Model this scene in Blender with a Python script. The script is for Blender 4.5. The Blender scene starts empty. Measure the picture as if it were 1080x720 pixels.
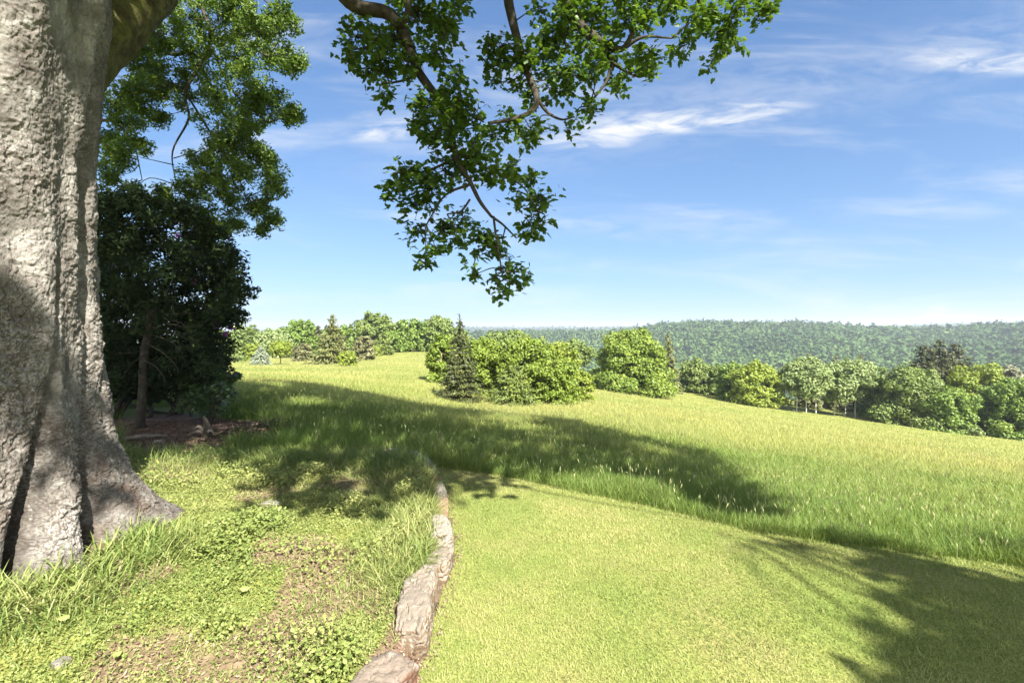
import bpy, math, random
import numpy as np
from mathutils import Vector

rng = np.random.default_rng(7)
random.seed(7)
R_ = math.radians
scene = bpy.context.scene
col = scene.collection

# ------------------------------------------------------------------ camera
FPX = 525.0                      # focal length in pixels of a 1080 px wide picture
EYE = 1.6
PITCH = -math.atan(15.0 / FPX)
cam_data = bpy.data.cameras.new("camera")
cam_data.sensor_width = 36.0
cam_data.lens = 36.0 * FPX / 1080.0
cam_data.clip_start = 0.05
cam_data.clip_end = 20000.0
cam = bpy.data.objects.new("camera", cam_data)
col.objects.link(cam)
cam.location = (0, 0, EYE)
cam.rotation_euler = (math.pi / 2 + PITCH, 0, 0)
scene.camera = cam

# ------------------------------------------------------------------ sky and sun
SUN_EL = R_(45.0)
SUN_AZ = R_(150.0)               # clockwise from +Y: behind the camera, to the right
SUN_DIR = np.array([math.sin(SUN_AZ) * math.cos(SUN_EL), math.cos(SUN_AZ) * math.cos(SUN_EL), math.sin(SUN_EL)])
world = bpy.data.worlds.new("World")
scene.world = world
world.use_nodes = True
wt = world.node_tree
wt.nodes.clear()


def N(t, typ, **kw):
    n = t.nodes.new(typ)
    for k, v in kw.items():
        setattr(n, k, v)
    return n


def mth(t, op, a, b=None, c=None):
    n = t.nodes.new("ShaderNodeMath")
    n.operation = op
    for i, v in enumerate((a, b, c)):
        if v is None:
            continue
        if isinstance(v, (int, float)):
            n.inputs[i].default_value = v
        else:
            t.links.new(v, n.inputs[i])
    return n.outputs[0]


sky = N(wt, "ShaderNodeTexSky", sky_type='NISHITA')
sky.sun_disc = False
sky.sun_elevation = SUN_EL
sky.sun_rotation = SUN_AZ
sky.altitude = 200
sky.air_density = 1.0
sky.dust_density = 0.3
sky.ozone_density = 2.2
tc = N(wt, "ShaderNodeTexCoord")
sep = N(wt, "ShaderNodeSeparateXYZ")
wt.links.new(tc.outputs["Generated"], sep.inputs[0])
sx, sy, sz = sep.outputs
ysafe = mth(wt, 'MAXIMUM', sy, 0.05)
u = mth(wt, 'DIVIDE', sx, ysafe)
v = mth(wt, 'DIVIDE', sz, ysafe)
front = mth(wt, 'GREATER_THAN', sy, 0.06)


def sky_noise(uu, vv, su, sv, scale, detail, rough, dist=0.0, off=0.0):
    cx = N(wt, "ShaderNodeCombineXYZ")
    wt.links.new(mth(wt, 'MULTIPLY', uu, su), cx.inputs[0])
    wt.links.new(mth(wt, 'MULTIPLY', vv, sv), cx.inputs[1])
    cx.inputs[2].default_value = off
    n = N(wt, "ShaderNodeTexNoise")
    n.inputs["Scale"].default_value = scale
    n.inputs["Detail"].default_value = detail
    n.inputs["Roughness"].default_value = rough
    n.inputs["Distortion"].default_value = dist
    wt.links.new(cx.outputs[0], n.inputs["Vector"])
    return n.outputs["Fac"]


def smooth(x, a, b):
    m = N(wt, "ShaderNodeMapRange", interpolation_type='SMOOTHSTEP')
    m.inputs["From Min"].default_value = a
    m.inputs["From Max"].default_value = b
    if isinstance(x, (int, float)):
        m.inputs["Value"].default_value = x
    else:
        wt.links.new(x, m.inputs["Value"])
    return m.outputs["Result"]


# one long cirrus plume, rising to the right
def plume(u0, u1, v0, slope, curve, wlow, whigh, amp, off, fade=0.12):
    du = mth(wt, 'SUBTRACT', u, u0)
    line = mth(wt, 'ADD', mth(wt, 'ADD', mth(wt, 'MULTIPLY', du, slope), v0), mth(wt, 'MULTIPLY', mth(wt, 'MULTIPLY', du, du), curve))
    wob = mth(wt, 'MULTIPLY', mth(wt, 'SUBTRACT', sky_noise(u, v, 1.0, 2.0, 5.0, 3, 0.5, 0, off), 0.5), 0.05)
    d = mth(wt, 'SUBTRACT', mth(wt, 'ADD', v, wob), line)
    lo = smooth(d, -wlow, 0.0)
    hi = smooth(d, whigh, 0.0)
    ends = mth(wt, 'MULTIPLY', smooth(u, u0 - fade, u0 + fade * 0.6), smooth(u, u1 + fade, u1 - fade))
    tex = sky_noise(mth(wt, 'SUBTRACT', u, mth(wt, 'MULTIPLY', v, 0.8)), v, 1.0, 3.2, 9.0, 6, 0.62, 0.6, off + 3)
    tex = smooth(tex, 0.30, 0.68)
    m = mth(wt, 'MULTIPLY', mth(wt, 'MULTIPLY', lo, hi), mth(wt, 'MULTIPLY', ends, tex))
    return mth(wt, 'MULTIPLY', m, amp)


c1 = plume(0.10, 0.55, 0.372, 0.10, 0.08, 0.03, 0.06, 1.15, 1.0)
c2 = plume(0.80, 1.25, 0.52, -0.01, 0.0, 0.03, 0.055, 0.85, 5.0, 0.10)
c3 = plume(-0.20, 1.3, 0.33, 0.17, 0.03, 0.12, 0.12, 0.24, 9.0, 0.3)
c4 = plume(-0.31, -0.19, 0.375, 0.12, 0.0, 0.03, 0.06, 0.9, 13.0, 0.06)
c5 = plume(0.0, 0.45, 0.215, -0.10, 0.0, 0.03, 0.05, 0.30, 17.0, 0.2)
wisp = sky_noise(mth(wt, 'ADD', u, mth(wt, 'MULTIPLY', v, 1.2)), v, 0.55, 3.0, 4.0, 6, 0.6, 0.5, 21.0)
wisp = mth(wt, 'MULTIPLY', smooth(wisp, 0.45, 0.80), 0.5)
lowc = sky_noise(u, v, 1.0, 3.2, 10.0, 5, 0.55, 0.0, 31.0)
lowm = mth(wt, 'MULTIPLY', smooth(lowc, 0.52, 0.66), mth(wt, 'MULTIPLY', smooth(v, 0.0, 0.018), smooth(v, 0.055, 0.03)))
lowm = mth(wt, 'MULTIPLY', lowm, mth(wt, 'MULTIPLY', smooth(u, 0.4, 0.85), 0.75))
tot = c1
for cc in (c2, c3, c4, c5, wisp, lowm):
    tot = mth(wt, 'MAXIMUM', tot, cc)
tot = mth(wt, 'MULTIPLY', mth(wt, 'MINIMUM', tot, 1.0), front)
# soft shoulder on the sky's brightness, so that its horizon stays blue
vs = N(wt, "ShaderNodeVectorMath", operation='MULTIPLY')
wt.links.new(sky.outputs[0], vs.inputs[0])
vs.inputs[1].default_value = (0.80, 1.02, 1.30)
vk = N(wt, "ShaderNodeVectorMath", operation='MULTIPLY_ADD')
wt.links.new(vs.outputs[0], vk.inputs[0])
vk.inputs[1].default_value = (0.19, 0.125, 0.085)
vk.inputs[2].default_value = (1, 1, 1)
vd = N(wt, "ShaderNodeVectorMath", operation='DIVIDE')
wt.links.new(vs.outputs[0], vd.inputs[0])
wt.links.new(vk.outputs[0], vd.inputs[1])
# cloud-like brightness added to the unseen rear sky, raises ambient light in the shade
rear_fill = N(wt, "ShaderNodeTexNoise")
rear_fill.inputs["Scale"].default_value = 2.2
rear_fill.inputs["Detail"].default_value = 5
wt.links.new(tc.outputs["Generated"], rear_fill.inputs["Vector"])
rear_fill_mask = mth(wt, 'MULTIPLY', smooth(rear_fill.outputs["Fac"], .36, .6), smooth(sy, -0.05, -0.45))
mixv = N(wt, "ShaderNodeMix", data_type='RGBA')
wt.links.new(rear_fill_mask, mixv.inputs["Factor"])
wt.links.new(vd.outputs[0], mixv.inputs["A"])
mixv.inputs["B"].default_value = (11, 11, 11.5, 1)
mixs = N(wt, "ShaderNodeMix", data_type='RGBA')
wt.links.new(tot, mixs.inputs["Factor"])
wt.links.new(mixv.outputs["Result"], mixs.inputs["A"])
mixs.inputs["B"].default_value = (4.6, 4.7, 4.8, 1)
bg = N(wt, "ShaderNodeBackground")
bg.inputs["Strength"].default_value = 0.06
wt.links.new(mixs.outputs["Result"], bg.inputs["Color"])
wout = N(wt, "ShaderNodeOutputWorld")
wt.links.new(bg.outputs[0], wout.inputs["Surface"])

sun_data = bpy.data.lights.new("sun", 'SUN')
sun_data.energy = 5.0
sun_data.angle = R_(0.53)
sun_data.color = (1.0, 0.95, 0.86)
sun = bpy.data.objects.new("sun", sun_data)
col.objects.link(sun)
sun.rotation_euler = Vector(-SUN_DIR).to_track_quat('-Z', 'Y').to_euler()
sun.location = (20, -35, 40)

scene.view_settings.view_transform = 'Standard'
scene.view_settings.look = 'None'
scene.view_settings.exposure = 1.86
scene.view_settings.gamma = 1.0
scene.view_settings.use_curve_mapping = False
scene.render.engine = 'CYCLES'
cy = scene.cycles
cy.use_denoising = True
cy.max_bounces = 6
cy.diffuse_bounces = 3
cy.glossy_bounces = 2
cy.transmission_bounces = 4
cy.transparent_max_bounces = 6
cy.volume_bounces = 0
cy.use_adaptive_sampling = True
cy.adaptive_threshold = 0.01
cy.caustics_reflective = False
cy.caustics_refractive = False

# ------------------------------------------------------------------ geometry helpers
CP, SP = math.cos(PITCH), math.sin(PITCH)


def ray(px, py):
    a = (np.asarray(px, float) - 540) / FPX
    b = (360 - np.asarray(py, float)) / FPX
    return np.stack([a, CP - b * SP, SP + b * CP], -1)


def P(px, py, Y):
    """point at world depth Y seen at that place of the photograph"""
    d = ray(px, py)
    return np.array([0, 0, EYE]) + d * (Y / d[..., 1])[..., None]


def G(px, py, z=0.0):
    d = ray(px, py)
    t = (z - EYE) / d[..., 2]
    return np.array([0, 0, EYE]) + d * t[..., None]


def project(p):
    q = np.asarray(p) - np.array([0, 0, EYE])
    dep = q[..., 1] * CP + q[..., 2] * SP
    up = -q[..., 1] * SP + q[..., 2] * CP
    dep_s = np.where(dep > 0.05, dep, 0.05)
    return 540 + q[..., 0] / dep_s * FPX, 360 - up / dep_s * FPX, dep


def _h(ix, iy, iz, seed):
    x = (ix.astype(np.int64) * 374761393 + iy.astype(np.int64) * 668265263 + iz.astype(np.int64) * 2147483647 + seed * 1274126177) & 0xFFFFFFFF
    x = ((x ^ (x >> 13)) * 1274126177) & 0xFFFFFFFF
    x = ((x ^ (x >> 16)) * 2246822519) & 0xFFFFFFFF
    return ((x ^ (x >> 15)) & 0xFFFFFF) / float(0xFFFFFF)


def vnoise(p, seed=0):
    """value noise in 0..1; p (...,3)"""
    i = np.floor(p).astype(np.int64)
    f = p - i
    f = f * f * (3 - 2 * f)
    x, y, z = i[..., 0], i[..., 1], i[..., 2]
    r = 0
    for dx in (0, 1):
        wx = f[..., 0] if dx else 1 - f[..., 0]
        for dy in (0, 1):
            wy = f[..., 1] if dy else 1 - f[..., 1]
            for dz in (0, 1):
                wz = f[..., 2] if dz else 1 - f[..., 2]
                r = r + wx * wy * wz * _h(x + dx, y + dy, z + dz, seed)
    return r


def fbm(p, octv=4, seed=0, gain=0.5):
    a, s, t = 1.0, 0.0, 0.0
    for k in range(octv):
        s = s + a * vnoise(p, seed + k * 17)
        t += a
        a *= gain
        p = p * 2.03 + 11.3
    return s / t


def P3(x, y, z=0.0):
    return np.stack([np.asarray(x, float), np.asarray(y, float), np.zeros_like(np.asarray(x, float)) + z], -1)


def voronoi2(p, seed=0):
    """F1, F2, random id of the nearest cell; p (...,2)"""
    i = np.floor(p).astype(np.int64)
    f1 = np.full(p.shape[:-1], 9.0)
    f2 = f1.copy()
    idv = np.zeros(p.shape[:-1])
    for dx in (-1, 0, 1):
        for dy in (-1, 0, 1):
            cx, cy_ = i[..., 0] + dx, i[..., 1] + dy
            zz = np.zeros_like(cx)
            px = cx + _h(cx, cy_, zz, seed)
            py = cy_ + _h(cx, cy_, zz, seed + 5)
            d = np.hypot(px - p[..., 0], py - p[..., 1])
            rid = _h(cx, cy_, zz, seed + 9)
            near = d < f1
            f2 = np.where(near, f1, np.minimum(f2, d))
            idv = np.where(near, rid, idv)
            f1 = np.where(near, d, f1)
    return f1, f2, idv


def sstep(x, a, b):
    t = np.clip((x - a) / (b - a), 0, 1)
    return t * t * (3 - 2 * t)


def unit(v):
    return v / np.maximum(np.linalg.norm(v, axis=-1, keepdims=True), 1e-9)


def rdir(n, r=rng):
    return unit(r.normal(size=(n, 3)))


def build(name, verts, faces, mat=None, parent=None, attrs=None, smooth_shade=False, mats=None, fmat=None):
    """one mesh object; faces is an (n,k) array or a list of such arrays"""
    if not isinstance(faces, list):
        faces = [faces]
    verts = np.asarray(verts, np.float32)
    me = bpy.data.meshes.new(name)
    me.vertices.add(len(verts))
    me.vertices.foreach_set("co", verts.ravel())
    loops = np.concatenate([f.ravel() for f in faces]).astype(np.int32)
    tot = np.concatenate([np.full(len(f), f.shape[1], np.int32) for f in faces])
    start = np.concatenate([[0], np.cumsum(tot)[:-1]]).astype(np.int32)
    me.loops.add(len(loops))
    me.loops.foreach_set("vertex_index", loops)
    me.polygons.add(len(tot))
    me.polygons.foreach_set("loop_start", start)
    me.polygons.foreach_set("loop_total", tot)
    me.polygons.foreach_set("use_smooth", np.full(len(tot), smooth_shade, bool))
    for m in (mats or ([mat] if mat else [])):
        me.materials.append(m)
    if fmat is not None:
        me.polygons.foreach_set("material_index", np.asarray(fmat, np.int32))
    for k, a in (attrs or {}).items():
        at = me.attributes.new(k, 'FLOAT', 'POINT')
        at.data.foreach_set("value", np.asarray(a, np.float32))
    me.update(calc_edges=True)
    o = bpy.data.objects.new(name, me)
    col.objects.link(o)
    if parent is not None:
        o.parent = parent
        o.matrix_parent_inverse = parent.matrix_world.inverted()
    return o


def thing(name, label, cat, loc=(0, 0, 0), group=None):
    o = bpy.data.objects.new(name, None)
    o.empty_display_size = 0.3
    col.objects.link(o)
    o.location = loc
    o.matrix_world.translation = loc
    o["label"] = label
    o["category"] = cat
    if group:
        o["group"] = group
    return o


def tag(o, label=None, cat=None, group=None, kind=None):
    if label:
        o["label"] = label
    if cat:
        o["category"] = cat
    if group:
        o["group"] = group
    if kind:
        o["kind"] = kind
    return o


class Pile:
    """collects pieces into one mesh"""
    def __init__(s):
        s.v, s.f, s.a, s.n = [], {}, [], 0

    def add(s, v, f, a=None):
        v = np.asarray(v, float).reshape(-1, 3)
        s.v.append(v)
        fs = f if isinstance(f, list) else [f]
        for q in fs:
            s.f.setdefault(q.shape[1], []).append(q + s.n)
        s.a.append(np.zeros(len(v)) if a is None else np.broadcast_to(np.asarray(a, float), (len(v),)))
        s.n += len(v)

    def obj(s, name, mat, parent=None, smooth_shade=False):
        return build(name, np.concatenate(s.v), [np.concatenate(x) for x in s.f.values()], mat, parent,
                     {"rnd": np.concatenate(s.a)}, smooth_shade)


def tube(pts, rad, seg=8, wob=0.0, seed=0, sub=6, caps=True):
    """smooth tapered limb through the points"""
    pts = np.asarray(pts, float)
    rad = np.asarray(rad, float)
    n = len(pts)
    if sub > 1 and n > 2:                       # Catmull-Rom
        e = np.vstack([2 * pts[0] - pts[1], pts, 2 * pts[-1] - pts[-2]])
        out, ro = [], []
        for i in range(n - 1):
            p0, p1, p2, p3 = e[i:i + 4]
            for t in np.linspace(0, 1, sub, endpoint=False):
                out.append(0.5 * (2 * p1 + (p2 - p0) * t + (2 * p0 - 5 * p1 + 4 * p2 - p3) * t * t + (3 * p1 - p0 - 3 * p2 + p3) * t ** 3))
                ro.append(rad[i] * (1 - t) + rad[i + 1] * t)
        out.append(pts[-1])
        ro.append(rad[-1])
        pts, rad = np.array(out), np.array(ro)
        n = len(pts)
    tan = unit(np.gradient(pts, axis=0))
    ref = np.array([0, 0, 1.0]) if abs(tan[0][2]) < 0.9 else np.array([1.0, 0, 0])
    b = np.cross(tan[0], ref)
    b /= np.linalg.norm(b)
    V = []
    ang = np.linspace(0, 2 * math.pi, seg, endpoint=False)
    for i in range(n):
        b = b - tan[i] * b.dot(tan[i])
        b /= np.linalg.norm(b)
        c = np.cross(tan[i], b)
        ring = np.cos(ang)[:, None] * b + np.sin(ang)[:, None] * c
        rr = np.full(seg, rad[i])
        if wob:
            rr = rr * (1 + wob * (fbm(ring * 1.4 + pts[i] * (0.5 / max(rad.max(), 0.01)) * 0.5 + seed, 3, seed) - 0.5) * 2)
        V.append(pts[i] + ring * rr[:, None])
    V = np.concatenate(V)
    a = np.arange(seg)
    q = []
    for i in range(n - 1):
        q.append(np.stack([i * seg + a, i * seg + (a + 1) % seg, (i + 1) * seg + (a + 1) % seg, (i + 1) * seg + a], 1))
    F = [np.concatenate(q)]
    if caps:
        V = np.vstack([V, pts[:1], pts[-1:]])
        k0, k1 = n * seg, n * seg + 1
        F.append(np.concatenate([np.stack([np.full(seg, k0), (a + 1) % seg, a], 1),
                                 np.stack([np.full(seg, k1), (n - 1) * seg + a, (n - 1) * seg + (a + 1) % seg], 1)]))
    return V, F


def frames(nrm, r=rng, along=None):
    nrm = unit(nrm)
    t = r.normal(size=nrm.shape) if along is None else along
    t = unit(t - nrm * (t * nrm).sum(-1, keepdims=True))
    return nrm, t, np.cross(nrm, t)


def cards(cen, nrm, L, W, r=rng, along=None, fold=0.12):
    """leaf shaped quads"""
    n, t, b = frames(nrm, r, along)
    L = np.broadcast_to(L, (len(cen),))[:, None]
    W = np.broadcast_to(W, (len(cen),))[:, None]
    v = np.stack([cen - t * L * .5, cen + b * W * .5 - n * L * fold + t * L * .05, cen + t * L * .5, cen - b * W * .5 - n * L * fold + t * L * .05], 1).reshape(-1, 3)
    f = np.arange(len(cen) * 4).reshape(-1, 4)
    return v, f


# five lobed sycamore leaf, unit size, stalk at the origin
_lobe = []
for ang, rad_ in ((-90, .10), (-58, .42), (-28, .40), (-6, .60), (14, .44), (32, .66), (58, .52), (70, .80), (90, 1.0)):
    _lobe.append((rad_ * math.cos(R_(ang)), rad_ * math.sin(R_(ang))))
_left = [(-x, y) for x, y in _lobe[::-1][1:-1]]
LEAF = np.array(_lobe + _left) * 0.75
LEAF[:, 1] += 0.02


def sycamore_leaves(cen, nrm, size, r=rng, along=None):
    n, t, b = frames(nrm, r, along)
    m = len(LEAF)
    s = np.broadcast_to(size, (len(cen),))[:, None, None]
    z = -0.22 * np.abs(LEAF[:, 0]) - 0.18 * LEAF[:, 1] ** 2
    v = cen[:, None] + s * (LEAF[None, :, 0, None] * b[:, None] + LEAF[None, :, 1, None] * t[:, None] + z[None, :, None] * n[:, None])
    c = cen[:, None] + s * 0.18 * t[:, None]
    v = np.concatenate([v, c], 1)
    k = np.arange(m)
    f = np.stack([np.full(m, m), k, (k + 1) % m], 1)
    F = (np.arange(len(cen)) * (m + 1))[:, None, None] + f[None]
    return v.reshape(-1, 3), F.reshape(-1, 3), m + 1


def leaves6(cen, nrm, L, W, r=rng, along=None, fold=0.15):
    """rounded folded leaves, six points each"""
    n, t, b = frames(nrm, r, along)
    L = np.broadcast_to(L, (len(cen),))[:, None]
    W = np.broadcast_to(W, (len(cen),))[:, None]
    dn = n * L * fold
    v = np.stack([cen - t * L * .5, cen + b * W * .5 - t * L * .2 - dn, cen + b * W * .42 + t * L * .2 - dn, cen + t * L * .5 - dn * .6, cen - b * W * .42 + t * L * .2 - dn, cen - b * W * .5 - t * L * .2 - dn], 1).reshape(-1, 3)
    o = (np.arange(len(cen)) * 6)[:, None]
    f = np.concatenate([o + np.array([[0, 1, 2, 3]]), o + np.array([[0, 3, 4, 5]])])
    return v, f


def blades(base, h, w, lean, bend, seg=2, r=rng):
    """curved grass blades: base (n,3), lean angle from vertical, bend extra droop"""
    n = len(base)
    az = r.uniform(0, 2 * math.pi, n)
    d = np.stack([np.cos(az), np.sin(az), np.zeros(n)], 1)
    fa = r.uniform(0, 2 * math.pi, n)
    side = np.stack([np.cos(fa), np.sin(fa), np.zeros(n)], 1)
    side = side * 0.6 + np.stack([-d[:, 1], d[:, 0], np.zeros(n)], 1) * 0.8
    side = unit(side)
    h = np.broadcast_to(h, (n,)); w = np.broadcast_to(w, (n,)); lean = np.broadcast_to(lean, (n,)); bend = np.broadcast_to(bend, (n,))
    rows = []
    p = base.astype(float)
    for s in range(seg):
        rows += [p - side * (w * (1 - 0.35 * s / seg) * .5)[:, None], p + side * (w * (1 - 0.35 * s / seg) * .5)[:, None]]
        a = lean + bend * (s + .5) / seg
        p = p + (d * np.sin(a)[:, None] + np.array([0, 0, 1]) * np.cos(a)[:, None]) * (h / seg)[:, None]
    rows.append(p)
    k = len(rows)
    v = np.stack(rows, 1).reshape(-1, 3)
    o = (np.arange(n) * k)[:, None]
    fs = []
    for s in range(seg - 1):
        fs.append(o + np.array([[2 * s, 2 * s + 1, 2 * s + 3, 2 * s + 2]]))
    tri = o + np.array([[2 * seg - 2, 2 * seg - 1, 2 * seg]])
    F = ([np.concatenate(fs)] if fs else []) + [tri]
    return v, F, k


# ------------------------------------------------------------------ materials
def ramp(t, fac, stops, interp='LINEAR'):
    n = N(t, "ShaderNodeValToRGB")
    n.color_ramp.interpolation = interp
    e = n.color_ramp.elements
    while len(e) < len(stops):
        e.new(0.5)
    for i, (p, c) in enumerate(stops):
        e[i].position = p
        e[i].color = (*c, 1)
    t.links.new(fac, n.inputs[0])
    return n.outputs[0]


def new_mat(name):
    m = bpy.data.materials.new(name)
    m.use_nodes = True
    m.node_tree.nodes.clear()
    return m, m.node_tree


def finish(t, sh, bump=None):
    o = N(t, "ShaderNodeOutputMaterial")
    t.links.new(sh, o.inputs["Surface"])


def leaf_mat(name, stops, trans=0.3, rough=0.5, spec=0.3, tint=(1.25, 1.2, 0.55)):
    m, t = new_mat(name)
    at = N(t, "ShaderNodeAttribute", attribute_name="rnd")
    c = ramp(t, at.outputs["Fac"], stops)
    p = N(t, "ShaderNodeBsdfPrincipled")
    t.links.new(c, p.inputs["Base Color"])
    p.inputs["Roughness"].default_value = rough
    p.inputs["Specular IOR Level"].default_value = spec
    tr = N(t, "ShaderNodeBsdfTranslucent")
    mu = N(t, "ShaderNodeMix", data_type='RGBA', blend_type='MULTIPLY')
    mu.inputs["Factor"].default_value = 1
    t.links.new(c, mu.inputs["A"])
    mu.inputs["B"].default_value = (*tint, 1)
    t.links.new(mu.outputs["Result"], tr.inputs["Color"])
    mx = N(t, "ShaderNodeMixShader")
    mx.inputs[0].default_value = trans
    t.links.new(p.outputs[0], mx.inputs[1])
    t.links.new(tr.outputs[0], mx.inputs[2])
    finish(t, mx.outputs[0])
    return m


def noise_node(t, scale, detail=5, rough=.55, vec=None, dist=0.0):
    n = N(t, "ShaderNodeTexNoise")
    n.inputs["Scale"].default_value = scale
    n.inputs["Detail"].default_value = detail
    n.inputs["Roughness"].default_value = rough
    n.inputs["Distortion"].default_value = dist
    if vec is not None:
        t.links.new(vec, n.inputs["Vector"])
    return n.outputs["Fac"]


def mixc(t, fac, a, b, blend='MIX'):
    n = N(t, "ShaderNodeMix", data_type='RGBA', blend_type=blend)
    for s, vv in (("Factor", fac), ("A", a), ("B", b)):
        if isinstance(vv, (int, float)):
            n.inputs[s].default_value = vv
        elif isinstance(vv, tuple):
            n.inputs[s].default_value = (*vv, 1)
        else:
            t.links.new(vv, n.inputs[s])
    return n.outputs["Result"]


def mrange(t, x, a, b, c=0.0, d=1.0):
    m = N(t, "ShaderNodeMapRange", interpolation_type='SMOOTHSTEP')
    for k, vv in (("From Min", a), ("From Max", b), ("To Min", c), ("To Max", d)):
        m.inputs[k].default_value = vv
    t.links.new(x, m.inputs["Value"])
    return m.outputs["Result"]


def rough_mat(name, colour_fn, rough=0.9, bump_scale=40.0, bump=0.3, dist=0.01, spec=0.2):
    m, t = new_mat(name)
    co = N(t, "ShaderNodeTexCoord").outputs["Object"]
    c = colour_fn(t, co)
    p = N(t, "ShaderNodeBsdfPrincipled")
    t.links.new(c, p.inputs["Base Color"])
    p.inputs["Roughness"].default_value = rough
    p.inputs["Specular IOR Level"].default_value = spec
    if bump:
        b = N(t, "ShaderNodeBump")
        b.inputs["Strength"].default_value = bump
        b.inputs["Distance"].default_value = dist
        t.links.new(noise_node(t, bump_scale, 6, .65, co), b.inputs["Height"])
        t.links.new(b.outputs[0], p.inputs["Normal"])
    finish(t, p.outputs[0])
    return m


def attr(t, name):
    return N(t, "ShaderNodeAttribute", attribute_name=name).outputs["Fac"]


def col_ground(t, co):
    g = ramp(t, noise_node(t, 0.35, 6, .6, co), [(0.3, (.135, .165, .036)), (.55, (.20, .21, .055)), (.75, (.25, .235, .075))])
    s = ramp(t, noise_node(t, 9.0, 6, .7, co), [(0.3, (.07, .046, .034)), (.55, (.19, .125, .09)), (.75, (.32, .23, .17))])
    c = mixc(t, attr(t, "soil"), g, s)
    w = ramp(t, noise_node(t, .02, 4, .6, co), [(.35, (.03, .05, .016)), (.65, (.055, .075, .025))])
    return mixc(t, attr(t, "wood"), c, w)


def col_lawn(t, co):
    a = ramp(t, noise_node(t, 1.3, 6, .65, co), [(0.3, (.13, .185, .042)), (.5, (.195, .225, .065)), (.7, (.25, .23, .10))])
    b = ramp(t, noise_node(t, 90.0, 3, .6, co), [(0.35, (.55, .55, .5)), (.65, (1.25, 1.2, 1.1))])
    return mixc(t, 1.0, a, b, 'MULTIPLY')


def col_bark(t, co):
    a = ramp(t, noise_node(t, 5.0, 6, .65, co), [(.3, (.074, .066, .057)), (.5, (.175, .161, .142)), (.7, (.325, .308, .28))])
    lich = mrange(t, noise_node(t, 14.0, 6, .7, co), .56, .70)
    a = mixc(t, mth(t, 'MULTIPLY', lich, .8), a, (.40, .39, .355))
    red = mrange(t, noise_node(t, 3.6, 6, .7, co, .5), .52, .66)
    sepz = N(t, "ShaderNodeSeparateXYZ")
    t.links.new(co, sepz.inputs[0])
    low = mrange(t, sepz.outputs[2], 1.5, .5)
    a = mixc(t, mth(t, 'MULTIPLY', mth(t, 'MULTIPLY', red, low), .6), a, (.11, .066, .046))
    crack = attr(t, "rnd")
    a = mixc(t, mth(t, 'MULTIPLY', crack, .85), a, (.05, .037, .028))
    sp = mrange(t, noise_node(t, 38.0, 5, .75, co, .8), .53, .62)
    sp = mth(t, 'MULTIPLY', sp, mrange(t, noise_node(t, 4.0, 4, .6, co), .38, .6))
    return mixc(t, mth(t, 'MULTIPLY', sp, .8), a, (.065, .052, .042))


def col_moss(t, co):
    a = ramp(t, noise_node(t, 12.0, 6, .65, co), [(.35, (.045, .035, .018)), (.5, (.09, .082, .028)), (.7, (.16, .158, .045))])
    return a


def col_branch(t, co):
    a = ramp(t, noise_node(t, 18.0, 5, .65, co), [(.3, (.03, .025, .02)), (.6, (.07, .06, .045)), (.75, (.10, .095, .055))])
    return a


def col_dead(t, co):
    return ramp(t, noise_node(t, 16.0, 6, .65, co), [(.3, (.10, .08, .06)), (.6, (.22, .185, .145)), (.8, (.32, .29, .24))])


def col_birch(t, co):
    return ramp(t, noise_node(t, 3.0, 5, .65, co), [(.3, (.35, .33, .28)), (.6, (.62, .6, .54)), (.8, (.7, .68, .62))])


M_ground = rough_mat("ground_grass_soil", col_ground, .95, 30, .5, .03)
M_lawn = rough_mat("lawn_turf", col_lawn, .95, 120, .4, .01)
M_bark = rough_mat("sycamore_bark", col_bark, .88, 110, .55, .006)
M_moss = rough_mat("mossy_bark", col_moss, .95, 45, .9, .03)
M_branch = rough_mat("branch_bark", col_branch, .9, 60, .5, .01)
M_dead = rough_mat("dead_wood", col_dead, .9, 50, .5, .01)
M_pale = rough_mat("pale_bark", col_birch, .8, 20, .3, .01)


def stone_mat(name, face, top, lichen=.5):
    def f(t, co):
        a = ramp(t, noise_node(t, 6.0, 7, .7, co, .4), [(.3, tuple(x * .62 for x in face)), (.55, face), (.75, tuple(min(1, x * 1.25) for x in face))])
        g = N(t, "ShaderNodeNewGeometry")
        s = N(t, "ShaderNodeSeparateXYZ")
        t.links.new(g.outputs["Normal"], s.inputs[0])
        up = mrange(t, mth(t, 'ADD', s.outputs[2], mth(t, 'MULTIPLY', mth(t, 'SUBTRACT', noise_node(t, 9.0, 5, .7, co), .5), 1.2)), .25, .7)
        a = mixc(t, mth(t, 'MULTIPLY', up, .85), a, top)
        l = mrange(t, noise_node(t, 22.0, 6, .7, co), .54, .64)
        a = mixc(t, mth(t, 'MULTIPLY', l, lichen), a, (.36, .345, .30))
        d = mrange(t, noise_node(t, 48.0, 6, .75, co), .56, .68)
        return mixc(t, mth(t, 'MULTIPLY', d, .6), a, (.07, .05, .04))
    return rough_mat(name, f, .9, 55, .7, .012)


M_stone_red = stone_mat("red_sandstone", (0.143, 0.070, 0.044), (0.193, 0.164, 0.132), .4)
M_stone_buff = stone_mat("buff_sandstone", (0.168, 0.119, 0.076), (0.210, 0.182, 0.148), .6)
M_stone_pale = stone_mat("pale_sandstone", (0.176, 0.143, 0.112), (0.252, 0.230, 0.196), .7)
M_stone_orange = stone_mat("orange_sandstone", (0.176, 0.102, 0.048), (0.210, 0.152, 0.092), .4)
M_stone_grey = stone_mat("grey_sandstone", (0.126, 0.111, 0.092), (0.176, 0.164, 0.140), .5)


def G3(a, b, c):
    return [(0.0, a), (0.5, b), (1.0, c)]


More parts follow.
